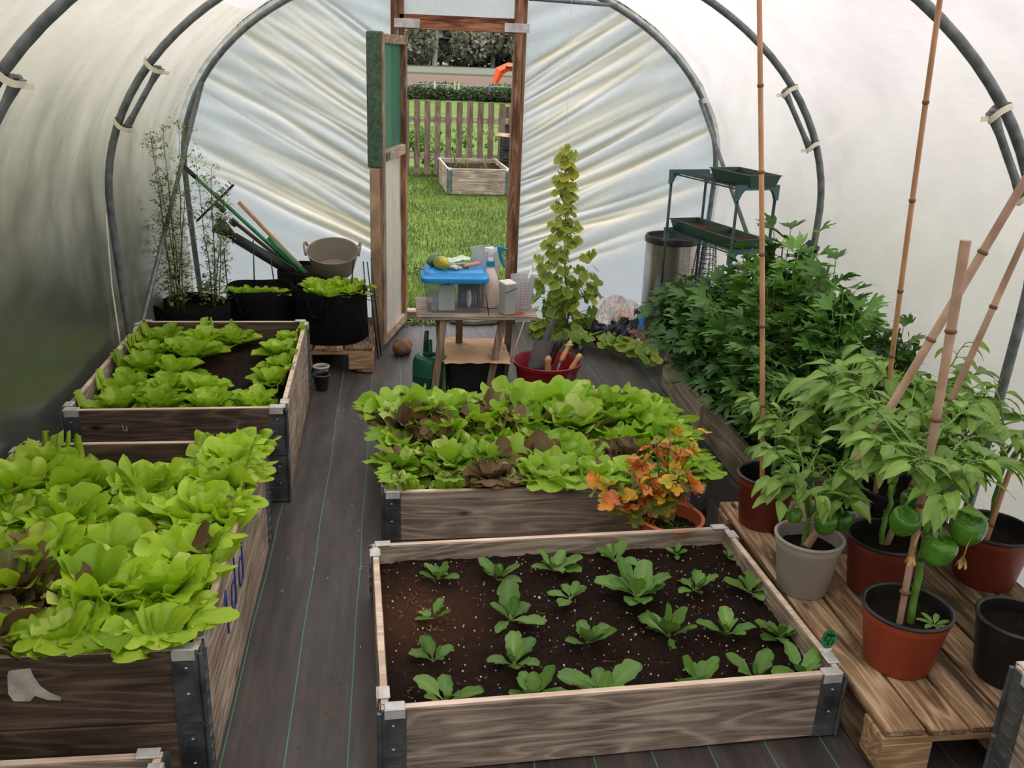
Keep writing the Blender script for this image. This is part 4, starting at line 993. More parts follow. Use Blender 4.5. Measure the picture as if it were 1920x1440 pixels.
cane((1.338, 1.955, .29), (1.333, 2.0, 1.312), .0120, 'weathered bamboo stake standing in the front brick-red pot, top in view', 'bamboo_old', seed=4)
cane((1.515, 2.36, .29), ext((1.515, 2.36, .29), (1.775, 2.40, 1.235), 1.25), .0100, 'bamboo cane slanting right from the dark red pot, right of the thick one', 'bamboo_old', seed=5)
cane((1.858, 2.37, .29), (1.905, 2.385, .60), .0085, 'short bamboo cane in the dark red pot at the right edge', seed=6)

# ------------------------------------------------------------------ pepper plants
def pepper_fruit(c, r, h, ax=(0, 0, -1), seed=0, parent=None):
    rg = np.random.default_rng(seed); seg, ring = 36, 18
    u = np.linspace(0, 1, ring); a = np.linspace(0, 2*PI, seg, endpoint=False)
    rad = np.sqrt(np.clip(1-np.abs(2*u-1)**2.6, 0, 1))*(1.05-.25*u)
    UU, AA = np.meshgrid(u, a, indexing='ij')
    RR_ = r*rad[:, None]*(1 + .13*np.abs(np.cos(AA*1.5+.4))**.7 - .08)
    dz = h*(UU - .5); top = .22*h*np.exp(-(RR_/(r*.45))**2)
    dz = dz + np.where(UU < .5, top, -top*.6)
    V = np.stack([RR_*np.cos(AA), RR_*np.sin(AA), dz], -1).reshape(-1, 3)@rot_to(ax).T + np.array(c)
    i = np.arange(ring*seg).reshape(ring, seg); j = np.roll(i, -1, 1)
    m = MB(); m.add(V, [np.stack([i[:-1], j[:-1], j[1:], i[1:]], -1).reshape(-1, 4)])
    f = m.build('pepper_fruit', M['fruit'], parent, smooth=True)
    return f
def twig(m, a, b, r0, r1, rg, sag=.0, n=6, mi=0):
    a = np.array(a, float); b = np.array(b, float); t = np.linspace(0, 1, n)[:, None]
    P = a + (b-a)*t + np.array((0, 0, 1))*sag*np.sin(PI*t) + rg.normal(0, .004, (n, 3))*np.sin(PI*t)
    m.tube(P, np.linspace(r0, r1, n), 7, m=mi); return P
def pepper_plant(loc, top_z, spread, nleaf, label, seed=0, bare=.5, fruits=(), flowers=(), Lr=(.056, .100), cen=(0, 0), hgt=.25, stem_r=.009):
    rg = np.random.default_rng(seed); x, y, z = loc; e = empty('pepper_plant', loc, label, 'plant', 'pepper plants in pots on the pallet')
    st = MB(); lf = MB(); fork = np.array((x + cen[0]*.3, y + cen[1]*.3, z + (top_z-z)*bare))
    twig(st, (x, y, z-.03), fork, stem_r, stem_r*.8, rg, n=8)
    for q in range(6): 
        p = np.array((x, y, z)) + (fork-np.array((x, y, z)))*rg.uniform(.1, 1); st.ellipsoid(p + rg.normal(0, stem_r*.6, 3)*(1, 1, 0), (.0035,)*3, seg=6, ring=4, m=0)
    nb = 6; nleaf = int(nleaf*1.9); tips = []
    for b_ in range(nb):
        a = b_*2*PI/nb + rg.uniform(-.4, .4); rr = spread*rg.uniform(.35, .6)
        p1 = fork + np.array((rr*math.cos(a)*.5 + cen[0]*.3, rr*math.sin(a)*.5 + cen[1]*.3, (top_z-fork[2])*.45)); twig(st, fork, p1, stem_r*.6, stem_r*.45, rg)
        for s_ in range(3):
            a2 = a + (s_-1)*.7 + rg.normal(0, .2); rr2 = spread*rg.uniform(.75, 1.0)
            p2 = np.array((x + cen[0] + rr2*math.cos(a2), y + cen[1] + rr2*math.sin(a2), top_z - hgt*rg.uniform(0, .65)*1.0))
            P = twig(st, p1, p2, stem_r*.4, stem_r*.18, rg, sag=.02); tips.append(P)
    for i in range(nleaf):
        P = tips[rg.integers(len(tips))]; k_ = rg.uniform(.15, 1.05); idx = min(int(k_*5), 4); p = P[idx] + (P[min(idx+1, 5)]-P[idx])*rg.random()
        a = rg.uniform(0, 2*PI); out_ = math.atan2(p[1]-y-cen[1], p[0]-x-cen[0]); a = out_ + rg.normal(0, 1.1)
        L = rg.uniform(*Lr); pb = p + np.array((.02*math.cos(a), .02*math.sin(a), .008))
        st.tube([p, (p+pb)/2 + np.array((0, 0, .004)), pb], .0014, 5)
        leaf(lf, pb, a, rg.uniform(-.15, .35), L, L*.50, curve=rg.uniform(.5, 1.3), cup=-.05, ruf=.025, rufn=1.6, nu=9, nv=5, rg=rg, fold=rg.uniform(.1, .5), tint0=.32 + rg.normal(0, .13) + .15*(p[2]-z)/(top_z-z), edge=.05, ribt=.22,
             prof_=lambda u: np.clip(np.sin(PI*np.clip(u, 0, 1)**.72), 0, 1)**.85*(1-.35*u) + .02, roll_=rg.normal(0, .25))
    st.inside(); lf.inside(); st.build('stem', M['stem'], e, smooth=True); lf.build('foliage', M['pepper'], e, smooth=True)
    for i, (fx, fy, fz, fr) in enumerate(fruits):
        f = pepper_fruit((fx, fy, fz), fr, fr*2.1, (rg.normal(0, .2), rg.normal(0, .2), -1), seed+i, e)
        s2 = MB(); s2.tube([(fx, fy, fz+fr*.8), (fx-.004, fy, fz+fr*1.3), (fx + (fork[0]-fx)*.35, fy+.01, fz+fr*1.9)], [.006, .004, .0035], 8); s2.build('fruit_stalk', M['stem'], e, smooth=True)
    for (fx, fy, fz) in flowers:
        s2 = MB(); s2.tube([(fx+.01, fy, fz+.07), (fx+.003, fy, fz+.04), (fx, fy, fz)], .0018, 5)
        for q in range(5): leaf(s2, (fx, fy, fz+.01), q*1.3, -1.3, .035, .012, curve=-.2, cup=.4, ruf=.1, nu=8, nv=5, rg=rg)
        tag(s2.build('withered_flower', M['withered'], e, smooth=True), 'withered tan flower hanging from the stem')
    return e
pepper_plant((1.372, 1.955, .29), .86, .20, 105, 'pepper plant with a bare green stem and large green fruits in the front brick-red pot', seed=1, bare=.62, cen=(-.02, .05), hgt=.30, stem_r=.0105,
             fruits=((1.292, 1.955, .595, .040), (1.385, 1.93, .525, .045), (1.452, 1.93, .585, .047), (1.37, 2.05, .60, .036)), flowers=((1.285, 1.885, .535), (1.415, 1.87, .53)))
pepper_plant((1.262, 2.385, .285), .62, .16, 60, 'low spreading pepper plant with small fruits in the pale grey pot', seed=2, bare=.3, cen=(-.02, -.02), hgt=.24,
             fruits=((1.19, 2.345, .41, .026), (1.275, 2.31, .40, .036), (1.335, 2.33, .395, .033)))
pepper_plant((1.315, 2.80, .27), .62, .13, 34, 'small pepper plant with pale yellowing tips in the back left pot', seed=3, bare=.4, cen=(.03, 0), hgt=.25)
pepper_plant((1.500, 2.365, .30), .84, .20, 100, 'bushy pepper plant in the dark red pot behind the front plant', seed=4, bare=.35, cen=(.03, .06), hgt=.38)
pepper_plant((1.700, 2.67, .31), .84, .24, 115, 'wide pepper plant in the large black pot at the back of the pallet', seed=5, bare=.35, cen=(0, .02), hgt=.38)
pepper_plant((1.880, 2.40, .30), .78, .22, 85, 'pepper plant at the right edge in the dark red pot with the short cane', seed=6, bare=.5, cen=(0, 0), hgt=.26)
pepper_plant((1.500, 2.65, .27), .80, .17, 50, 'pepper plant with upright pale leaves in the second grey pot', seed=7, bare=.4, cen=(0, .02), hgt=.32, Lr=(.09, .14))
m = MB(); 
for j in range(7): leaf(m, (1.425, 1.935, .292), j*.9, .5, .05, .016, curve=.5, nu=9, nv=5, petiole=.2, tint0=.5)
tag(m.build('weed_seedling', M['spinach'], loc=(1.425, 1.935, .29), smooth=True), 'tiny weed seedling beside the stem in the front brick-red pot', 'seedling')
m = MB()
for s_ in range(3):
    a = np.linspace(0, 2*PI, 20); m.tube([(1.345+.022*math.cos(q), 1.955+.020*math.sin(q), .49+.004*math.sin(q*2)+.004*s_) for q in a], .0016, 5)
tag(m.build('green_tie', M['can_green'], loc=(1.345, 1.955, .49), smooth=True), 'green wire tie holding the front pepper stem to its cane', 'tie')
# thyme
m = MB(); rg = np.random.default_rng(9)
for i in range(170):
    a = rg.uniform(0, 2*PI); L = rg.uniform(.10, .22); sp_ = rg.uniform(.2, 1.0); b = np.array((1.925 + .06*math.cos(a)*rg.random(), 2.80 + .06*math.sin(a)*rg.random(), .34))
    t_ = b + np.array((math.cos(a)*sp_*.16, math.sin(a)*sp_*.16, L)); m.tube([b, (b+t_)/2 + np.array((0, 0, .02)), t_], .0009, 4, tint=.3)
    for j in range(9):
        p = b + (t_-b)*(.3 + .7*j/8); m.ellipsoid(p + rg.normal(0, .004, 3), (.003, .003, .0045), seg=5, ring=4, tint=rg.uniform(.2, .9))
tag(m.build('thyme_plant', M['thyme'], loc=(1.925, 2.80, .33)), 'fine-leaved grey-green thyme clump by the right wall', 'plant')

# ------------------------------------------------------------------ lovage / celery-like herb
def leaflet(mb, c, az, elev, L, rg, tint0, m=0):
    def outl(t):
        lobes = np.maximum.reduce([1.0-3.2*np.abs(t), .86-2.2*np.abs(np.abs(t)-.52), .62-2.0*np.abs(np.abs(t)-.92)])
        return np.clip(.34 + .66*np.clip(lobes, .12, 1), 0, 1)*(1 + .09*np.sign(np.sin(t*34)))
    fan_leaf(mb, c, az, elev, L, spread=1.02, curve=rg.uniform(.3, 1.1), ruf=.05, rufn=2.5, cup=rg.uniform(-.05, .3), nu=5, nv=41, rg=rg, tint0=tint0, edge=.12, ribt=.2, outline=outl, stalk=.05, roll_=rg.normal(0, .4), m=m)
def lovage(loc, hgt, spread, n, label, seed=0, light=False, lean=(0, 0), LL=(.075, .115)):
    rg = np.random.default_rng(seed); x, y, z = loc; st = MB(); lf = MB()
    e = empty('lovage_plant', loc, label, 'plant', 'dark leafy herbs in the long right bed')
    for i in range(n):
        q = i/(n-1); a = i*2.4 + rg.normal(0, .3); r_ = spread*(1.0 - .75*q**.8)*rg.uniform(.7, 1.15); h = hgt*(.30 + .70*q**.7)*rg.uniform(.85, 1.1)
        tip = np.array((x + lean[0]*h + r_*math.cos(a), y + lean[1]*h + r_*math.sin(a), z + h)); b = np.array((x + .02*math.cos(a), y + .02*math.sin(a), z))
        tt_ = np.linspace(0, 1, 7)[:, None]; P = b + (tip-b)*tt_; P[:, 2] += .07*np.sin(PI*tt_[:, 0]); P[:, :2] -= (tip-b)[:2]*.25*np.sin(PI*tt_)
        st.tube(P, np.linspace(.0045, .0018, 7), 6)
        d = P[-1]-P[-3]; azl = math.atan2(d[1], d[0]); el = math.atan2(d[2], np.hypot(d[0], d[1]))*.5; tn = .22 + .35*q + rg.normal(0, .13)
        leaflet(lf, P[-1], azl, el, rg.uniform(*LL)*1.1, rg, tn)
        for k_, (pp, s_) in enumerate(((5, 1), (5, -1), (4, 1), (4, -1))):
            c0 = P[pp]; a2 = azl + s_*rg.uniform(.8, 1.3); L = rg.uniform(*LL); cc = c0 + np.array((math.cos(a2), math.sin(a2), .35))*.03
            st.tube([c0, cc], .0012, 4); leaflet(lf, cc, a2, el*.7 + rg.normal(0, .2), L, rg, tn + rg.normal(0, .06))
            if rg.random() < .6: leaflet(lf, cc, a2 + s_*.9, el*.4, L*.7, rg, tn)
    st.inside(); lf.inside(); st.build('stems', M['stem_dark'] if not light else M['stem'], e, smooth=True); lf.build('foliage', M['lovage_light' if light else 'lovage'], e, smooth=True)
    return e
LV = [(1.56,3.22,.40,.20,0,'at the near left corner of the long bed'),(1.78,3.20,.48,.22,0,'at the near end of the bed, beside the corner plant'),(1.57,3.46,.44,.22,0,'second from the near end along the path side'),
      (1.84,3.44,.64,.22,1,'light green and tall behind the pale pepper leaves'),(1.57,3.70,.48,.24,0,'third from the near end along the path side'),(1.88,3.68,.74,.22,0,'tall, in the middle of the wall side'),
      (1.56,3.94,.50,.24,0,'fourth from the near end along the path side'),(1.86,3.95,.78,.22,1,'tallest and light green near the second hoop'),(1.55,4.18,.50,.23,0,'fifth from the near end along the path side'),
      (1.88,4.20,.78,.20,0,'tall, next to the hooked strap'),(1.53,4.40,.50,.22,0,'at the far left corner of the long bed'),(1.80,4.44,.62,.20,0,'at the far end in front of the shelf rack'),(1.98,3.28,.56,.16,0,'against the right wall near the front'),
      (1.71,3.58,.60,.22,0,'in the middle of the near half'),(1.71,4.06,.66,.24,1,'light green in the middle of the far half'),(1.68,4.30,.56,.22,0,'halfway between the path and the hooked strap'),(1.99,3.85,.62,.14,0,'low, against the right wall halfway along'),
      (1.70,3.82,.62,.22,0,'in the very middle of the bed'),(1.57,4.52,.40,.16,0,'small, spilling over the far left end')]
for i, (x, y, h_, s_, lt, wh) in enumerate(LV):
    lovage((x, y, .13), h_, s_, 26, 'dark lobed herb plant ' + wh, seed=700+i, light=bool(lt), lean=(-.16 if x < 1.6 else 0, 0))

# ------------------------------------------------------------------ autumn-leaved shrub in the terracotta pot
rg = np.random.default_rng(44); e = empty('maple_like_shrub', (.94, 2.77, .14), 'small shrub with orange, yellow and green lobed leaves in the terracotta-coloured pot', 'plant')
st = MB(); lf = MB()
for i in range(20):
    a = rg.uniform(PI*.35, PI*1.9) if i > 2 else rg.uniform(0, 1.2); L = rg.uniform(.10, .27); el = rg.uniform(.25, 1.3)
    if i < 4: L = .30; el = 1.0; a = .6 + .3*i
    b = np.array((.93, 2.78, .145)); t_ = b + np.array((math.cos(a)*math.cos(el)*L - .03, math.sin(a)*math.cos(el)*L*.75 - .02, math.sin(el)*L + .04))
    P = twig(st, b, t_, .004, .0015, rg, sag=.03)
    for j in range(9 if i > 3 else 7):
        k_ = rg.uniform(.25, 1.0); p = P[min(int(k_*6), 5)] + rg.normal(0, .018, 3); hgt_ = (p[2]-.15)/.28
        tn = np.clip(rg.choice([.05, .2, .45, .62, .85, .95], p=[.18, .30, .17, .12, .13, .10]) + (.15 if hgt_ > .7 or p[0] < .80 else 0), 0, .98)
        polar_leaf(lf, p, rg.uniform(0, 2*PI) if rg.random() < .4 else a + rg.normal(0, .8), rg.uniform(.1, 1.2), rg.uniform(.026, .046), lobes=5, depth=.42, sharp=.8, cup=.2, rg=rg, seg=26, tint0=tn, edge=.1)
st.build('stems', M['stem_brown'], e, smooth=True); lf.build('foliage', M['autumn'], e, smooth=True)
# wisps of moss and grass in the pot
m = MB()
for i in range(120):
    a, r_ = rg.uniform(0, 2*PI), rg.uniform(0, .09); p = np.array((.952+r_*math.cos(a), 2.765+r_*math.sin(a), .146)); q = p + rg.normal(0, .015, 3)*(1, 1, .4) + (0, 0, .008); m.tube([p, q], .0008, 4, tint=rg.uniform(.2, .9))
tag(m.build('pot_moss', M['herb'], loc=(.952, 2.765, .146), kind='stuff'), 'wispy moss and dry grass on the soil of the terracotta-coloured pot', 'moss')

# ------------------------------------------------------------------ cucumber vine at the end wall
rg = np.random.default_rng(55); e = empty('cucumber_vine', (1.10, 5.62, 0), 'yellowing cucumber vine climbing a string right of the doorway and trailing over the floor', 'plant')
st = MB(); lf = MB()
main = np.array([(1.10, 5.62, .0), (1.12, 5.62, .2), (1.07, 5.63, .4), (1.09, 5.64, .6), (1.06, 5.65, .75), (1.05, 5.66, .95), (1.045, 5.66, 1.16)])
st.tube(main, np.linspace(.007, .003, 7), 7)
for i in range(300):
    z = 1.17*rg.random()**2.1; wv = np.interp(z, [0, .15, .35, .55, .62, .85, 1.2], [.23, .23, .20, .17, .085, .07, .05]); cx_ = np.interp(z, main[:, 2], main[:, 0]) - .01
    a = rg.uniform(0, 2*PI); rr = wv*math.sqrt(rg.random())*1.05; p = np.array((cx_ + rr*math.cos(a), 5.62 + rr*math.sin(a)*.55, z + .02))
    az = -PI/2 + rg.normal(0, .8) + (p[0]-cx_)*3; r_ = rg.uniform(.034, .060)*(1 if z < .6 else .8)
    polar_leaf(lf, p, az, rg.uniform(.4, 1.2), r_, lobes=5, depth=.20, sharp=.8, cup=.09, serr=.05, serr_n=17, rg=rg, seg=28, tint0=float(np.clip(.10 + .3*z + rg.normal(0, .14), 0, .8)), edge=.42)
    if i % 2 == 0: st.tube([(cx_, 5.63, max(z-.03, .01)), p], .0018, 5)
trail = np.array([(1.12, 5.45, .03), (1.20, 5.25, .03), (1.32, 5.15, .03), (1.43, 5.02, .03), (1.44, 4.85, .03)]); st.tube(trail, .004, 6)
for i in range(34):
    k_ = rg.random()*4; j = min(int(k_), 3); p = trail[j] + (trail[j+1]-trail[j])*(k_-j) + np.array((rg.normal(0, .045), rg.normal(0, .045), rg.uniform(.04, .09))); st.tube([(p[0], p[1], .01), p], .002, 5)
    p[0] = min(p[0], 1.54)
    polar_leaf(lf, p, -PI/2 + rg.normal(0, .9), rg.uniform(.1, .8), rg.uniform(.045, .062), lobes=5, depth=.16, sharp=.8, cup=.09, serr=.05, serr_n=17, rg=rg, seg=28, tint0=float(np.clip(.08 + rg.normal(0, .12), 0, .9)), edge=.4)
st.build('stem', M['stem'], e, smooth=True); lf.build('foliage', M['vine'], e, smooth=True)
m = MB(); m.tube([(1.045, 5.66, 1.1), (1.03, 5.68, 2.05)], .0012, 4); tag(m.build('string', M['tape'], loc=(1.045, 5.66, 1.1)), 'thin string holding up the cucumber vine', 'string')
m = MB(); m.ellipsoid((1.13, 5.36, .026), (.022, .022, .062), axis=(.75, .55, .12), seg=16, ring=14, bump=.05)
tag(m.build('cucumber', M['cuke'], loc=(1.13, 5.36, .0), smooth=True), 'green cucumber lying on the floor under the vine', 'cucumber')
m = MB(); m.lathe([(0, 0), (.012, .0), (.012, .016), (0, .018)], (1.02, 5.42, .0), 12); tag(m.build('bottle_cap', M['blue'], loc=(1.02, 5.42, 0), smooth=True), 'tiny blue cap on the floor left of the cucumber', 'cap')

# ------------------------------------------------------------------ grow bags
def growbag(c, r, z0, h, label, soil=.86):
    x, y = c; e = empty('grow_bag', (x, y, z0), label, 'grow bag', 'black fabric grow bags')
    A = np.linspace(0, 2*PI, 49); rows = [(.96, 0), (1, .02), (1.01, .4), (1.0, .8), (1.01, 1.0), (.985, 1.012), (.96, 1.0), (.955, .7)]
    V = np.array([[(x + r*k*(1+.012*math.sin(a*5+z*4))*math.cos(a), y + r*k*(1+.012*math.sin(a*5+z*4))*math.sin(a), z0 + h*z + .008*math.sin(a*3+x*9)*(z > .5)) for a in A] for k, z in rows])
    MB().grid(V).build('fabric_wall', M['black_fabric'], e, smooth=True)
    for a0 in (-PI*.62, PI*.2):
        P = []
        for q in np.linspace(-1, 1, 13):
            a = a0 + q*.22; P.append((x + (r*1.02 + .008)*math.cos(a), y + (r*1.02 + .008)*math.sin(a), z0 + h*.92 - h*.36*(1-abs(q)**3)))
        MB().tube(P, .009, 6).build('handle', M['black_fabric'], e, smooth=True)
    A_, B_ = np.meshgrid(np.linspace(.02, .95, 8), np.linspace(0, 2*PI, 30), indexing='ij')
    MB().grid(np.stack([x + A_*r*np.cos(B_), y + A_*r*np.sin(B_), z0 + h*soil + 0*A_], -1), tint=.4).build('soil', M['soil_pot'], e, smooth=True)
    return e
growbag((-.345, 5.08), .195, .145, .285, 'black fabric grow bag full of bright lettuce, nearest the door')
growbag((-.745, 5.20), .185, .145, .255, 'black fabric grow bag with a few lettuce leaves, middle of the three')
growbag((-1.08, 4.98), .20, 0, .36, 'black fabric grow bag with tall feathery herbs at the left wall')
growbag((-.50, 5.56), .19, 0, .42, 'black fabric grow bag standing behind the others under the tub', soil=.97)
for i in range(9):
    a = i*2.4; r_ = .05 + .075*(i % 3)/1.6
    lettuce((-.345 + r_*math.cos(a), 5.08 + r_*math.sin(a), .385), .085, M['lettuce_cos'], 'small smooth lettuce in the grow bag nearest the door', 'small lettuces in the grow bag nearest the door', nleaf=9, seed=800+i, cos_=True, hgt=1.15)
for i in range(5):
    lettuce((-.86 + .055*i, 5.12 + .02*(i % 2), .36), .06, M['lettuce_cos'], 'small smooth lettuce in the middle grow bag', 'small lettuces in the middle grow bag', nleaf=8, seed=820+i, cos_=True, hgt=1.1)
# tall feathery herbs
def herb(c, n, H_, label, seed, spread=.06):
    rg = np.random.default_rng(seed); x, y, z = c; e = empty('feathery_herb', c, label, 'plant', 'tall feathery herbs in the left grow bag'); st = MB(); lf = MB()
    for i in range(n):
        a = rg.uniform(0, 2*PI); b = np.array((x + rg.normal(0, spread*.4), y + rg.normal(0, spread*.4), z)); h = H_*rg.uniform(.7, 1.02); tp = b + np.array((rg.normal(0, spread), rg.normal(0, spread*.6), h))
        P = twig(st, b, tp, .0035, .001, rg, n=9)
        for j in range(60):
            k_ = rg.uniform(.06, 1); q = P[min(int(k_*8), 7)]*(1) + (P[min(int(k_*8)+1, 8)]-P[min(int(k_*8), 7)])*((k_*8) % 1); aa = rg.uniform(0, 2*PI); l = rg.uniform(.025, .075)*(1.15-.5*k_)
            t_ = q + np.array((math.cos(aa)*l, math.sin(aa)*l, l*rg.uniform(.1, .9))); st.tube([q, t_], .0007, 3)
            for s_ in range(5): leaf(lf, t_ + rg.normal(0, .006, 3), rg.uniform(0, 2*PI), rg.uniform(-.4, 1), rg.uniform(.012, .026), .009 + .006*(k_ < .2), nu=4, nv=3, rg=rg, tint0=rg.uniform(.1, .8))
    st.build('stems', M['stem_dark'], e, smooth=True); lf.build('foliage', M['herb'], e, smooth=True)
herb((-1.15, 4.98, .30), 7, .98, 'tall feathery herb gone to seed at the left wall, taller clump', 1)
herb((-.965, 5.02, .30), 5, .84, 'tall feathery herb gone to seed, right-hand clump in the left grow bag', 2, .05)
herb((-1.27, 4.96, .30), 2, .78, 'thin feathery herb leaning on the left wall', 3, .05)
for k_, (x, y) in enumerate(((-.93, 5.24), (-.80, 5.33), (-.66, 5.22))):
    m = MB(); m.tube([(x, y, .30), (x + (-.01, .01, -.03)[k_], y, .30 + (.24, .27, .25)[k_]*1.25)], .0035, 6)
    tag(m.build('thin_stake', M['black_plastic'], loc=(x, y, .3), smooth=True), 'thin black stake in the middle grow bag, %s of three' % ORD[k_] + ' from the left', 'stake', 'thin black stakes in the middle grow bag')
# wire support by the right grow bag
e = empty('wire_plant_support', (-.12, 5.12, .145), 'thin black wire plant support with hoops between the grow bag and the door', 'plant support')
for (a, b) in (((-.145, 5.06, .145), (-.165, 5.06, .58)), ((-.09, 5.10, .0), (-.145, 5.10, .57)), ((-.075, 5.15, .0), (-.125, 5.15, .58))): MB().tube([a, b], .0035, 6).build('rod', M['black_plastic'], e, smooth=True)
for z in (.36, .41):
    MB().tube([(-.12+.035*math.cos(q), 5.11+.05*math.sin(q), z) for q in np.linspace(0, 2*PI, 16, endpoint=False)], .0025, 5, closed=True).build('ring', M['black_plastic'], e, smooth=True)
m = MB(); m.tube([(-.235, 5.06, .40), (-.22, 5.06, .585)], .0035, 6); tag(m.build('thin_stake', M['black_plastic'], loc=(-.235, 5.06, .4)), 'thin black stake standing in the lettuce-filled grow bag', 'stake')
# taupe trug
tx, ty, tz = -.355, 5.50, .425
e = empty('rubber_tub', (tx, ty, tz), 'taupe rubber tub with loop handles resting on the rear grow bag', 'tub')
V = MB(); V.lathe([(0, .0), (.11, 0), (.118, .01), (.150, .14), (.153, .142), (.146, .14), (.112, .012), (0, .010)], (0, 0, 0), 40)
RX = np.array(Matrix.Rotation(math.radians(20), 3, 'X'))
V.V[0] = V.V[0]@RX.T + np.array((tx, ty, tz)); V.build('tub_wall', M['trug'], e, smooth='auto')
for s_ in (-1, 1):
    P = np.array([(s_*.150 + s_*.012*math.sin(q), .055*math.cos(q), .14 + .045*math.sin(q)) for q in np.linspace(0, PI, 12)])@RX.T + np.array((tx, ty, tz)); MB().tube(P, .007, 7).build('handle', M['trug'], e, smooth=True)
# leaning long tools
def tool(name, a, b, r, mat, label, cat='tool', head=None, grip=None):
    a = np.array(a, float); b = np.array(b, float); e = empty(name, tuple(a), label, cat, 'long garden tools leaning at the left of the end wall')
    MB().tube([a + (b-a)*k for k in np.linspace(0, 1, 5)], r, 10).build('shaft', M[mat], e, smooth=True)
    if grip: MB().tube([b - (b-a)/np.linalg.norm(b-a)*grip, b + (b-a)/np.linalg.norm(b-a)*.004], r*1.25, 10).build('grip', M['tool_black'], e, smooth=True)
    return e, (b-a)/np.linalg.norm(b-a)
e, d = tool('garden_rake', (-.60, 5.62, .42), (-1.21, 5.66, 1.0), .0115, 'tool_green', 'green-handled garden rake with its wide head up, leaning at the left', grip=.09)
hc = np.array((-1.035, 5.60, .80)); hd = np.array((.62, 0, .60)); hd /= np.linalg.norm(hd)
m = MB(); m.bar(hc - hd*.155, hc + hd*.155, .022, .014)
for i in range(13): p = hc + hd*(-.145 + .0242*i); m.bar(p + np.array((-.006, 0, .008)), p + np.array((-.022, -.01, .026)), .006, .005)
m.tube([hc, hc + np.array((.05, .01, -.05))], .016, 8); m.build('rake_head', M['tool_black'], e, smooth=False)
e, d = tool('garden_broom', (-.52, 5.56, .36), (-1.02, 5.60, .66), .018, 'tool_black', 'dark broom with a bundled head leaning below the rake')
m = MB(); m.tube([(-.94, 5.60, .60), (-1.0, 5.60, .65), (-1.04, 5.60, .675)], [.020, .045, .050], 12); m.tube([(-.60, 5.56, .40), (-.94, 5.6, .60)], [.034, .030], 12); m.build('bundled_head', M['tool_black'], e, smooth=True)
e, d = tool('wooden_handle_tool', (-.52, 5.70, .35), (-.93, 5.78, .78), .012, 'handle_wood', 'plain wooden tool handle leaning behind the rake')
e, d = tool('dark_shaft_tool', (-.58, 5.64, .38), (-.95, 5.68, .68), .012, 'stem_brown', 'dark brown shaft leaning between the broom and the rake')
MB().bar((-.93, 5.67, .66), (-.965, 5.67, .69), .05, .03).build('socket', M['tool_black'], e)
e, d = tool('green_shaft_tool', (-.50, 5.52, .38), (-.74, 5.60, .60), .014, 'tool_green', 'second green tool shaft beside the broom near the rear grow bag')
# ------------------------------------------------------------------ low table and the things on it
e = empty('low_table', (.41, 4.55, 0), 'low weathered plank table in front of the doorway', 'table')
for i in range(3): MB().box((.412, 4.445 + .125*i, .448), (.60, .122, .024), ch=.003).build('top_board', M['wood_x'], e)
for (a, b, mt) in (((.245, 4.41, .436), (.195, 4.39, 0), 'wood_z'), ((.225, 4.46, .436), (.248, 4.44, 0), 'wood_z'), ((.345, 4.72, .436), (.350, 4.74, 0), 'wood_z'), ((.545, 4.44, .436), (.475, 4.44, 0), 'wood_z'), ((.62, 4.70, .436), (.60, 4.74, 0), 'wood_z')):
    MB().bar(a, b, .036, .022, up=(0, 1, 0)).build('leg', M[mt], e, bevel=.002)
MB().box((.41, 4.72, .425), (.5, .02, .03)).build('rear_rail', M['wood_x'], e)
m = MB(); m.poly([(.60+.055*math.cos(a)*(1+.2*math.sin(3*a)), 4.43+.035*math.sin(a), .4608) for a in np.linspace(0, 2*PI, 18, endpoint=False)]); m.build('rust_stain', mat_plain('rust_stain', (168, 84, 50), .8, 0, .3, 50), e)
TZ = .461
def rbox_ring(x0, x1, y0, y1, z, r, n=6):
    P = []
    for (cx, cy, a0) in ((x1-r, y1-r, 0), (x0+r, y1-r, PI/2), (x0+r, y0+r, PI), (x1-r, y0+r, 1.5*PI)):
        for k in range(n): a = a0 + k/(n-1)*PI/2; P.append((cx + r*math.cos(a), cy + r*math.sin(a), z))
    return P
def loft(rings, m=None, mi=0, cap0=True, cap1=True, tint=.5):
    m = m or MB(); n = len(rings[0]); V = np.array(rings, float).reshape(-1, 3); F_ = []
    for i in range(len(rings)-1):
        j = np.arange(n); j2 = (j+1) % n; F_.append(np.stack([i*n+j, i*n+j2, (i+1)*n+j2, (i+1)*n+j], 1))
    fs = [np.concatenate(F_)]
    if cap0: fs.append(np.arange(n)[::-1][None])
    if cap1: fs.append((np.arange(n)+(len(rings)-1)*n)[None])
    return m.add(V, fs, tint, mi)
# storage box
e = empty('storage_box', (.295, 4.53, TZ), 'clear plastic storage box with a blue lid on the left of the table', 'box')
def sh(P, dy=0): return P
loft([rbox_ring(.170, .435, 4.43, 4.63, TZ+.001, .03), rbox_ring(.163, .442, 4.425, 4.635, TZ+.02, .03), rbox_ring(.148, .457, 4.412, 4.648, TZ+.165, .032)], cap1=False).build('tub', M['clear'], e, smooth='auto')
loft([rbox_ring(.140, .465, 4.405, 4.655, TZ+.155, .035), rbox_ring(.134, .470, 4.40, 4.66, TZ+.165, .038), rbox_ring(.134, .470, 4.40, 4.66, TZ+.180, .038), rbox_ring(.150, .455, 4.415, 4.645, TZ+.190, .035), rbox_ring(.155, .45, 4.42, 4.64, TZ+.205, .035), rbox_ring(.172, .432, 4.437, 4.623, TZ+.212, .03)], cap0=True).build('lid', M['blue'], e, smooth='auto')
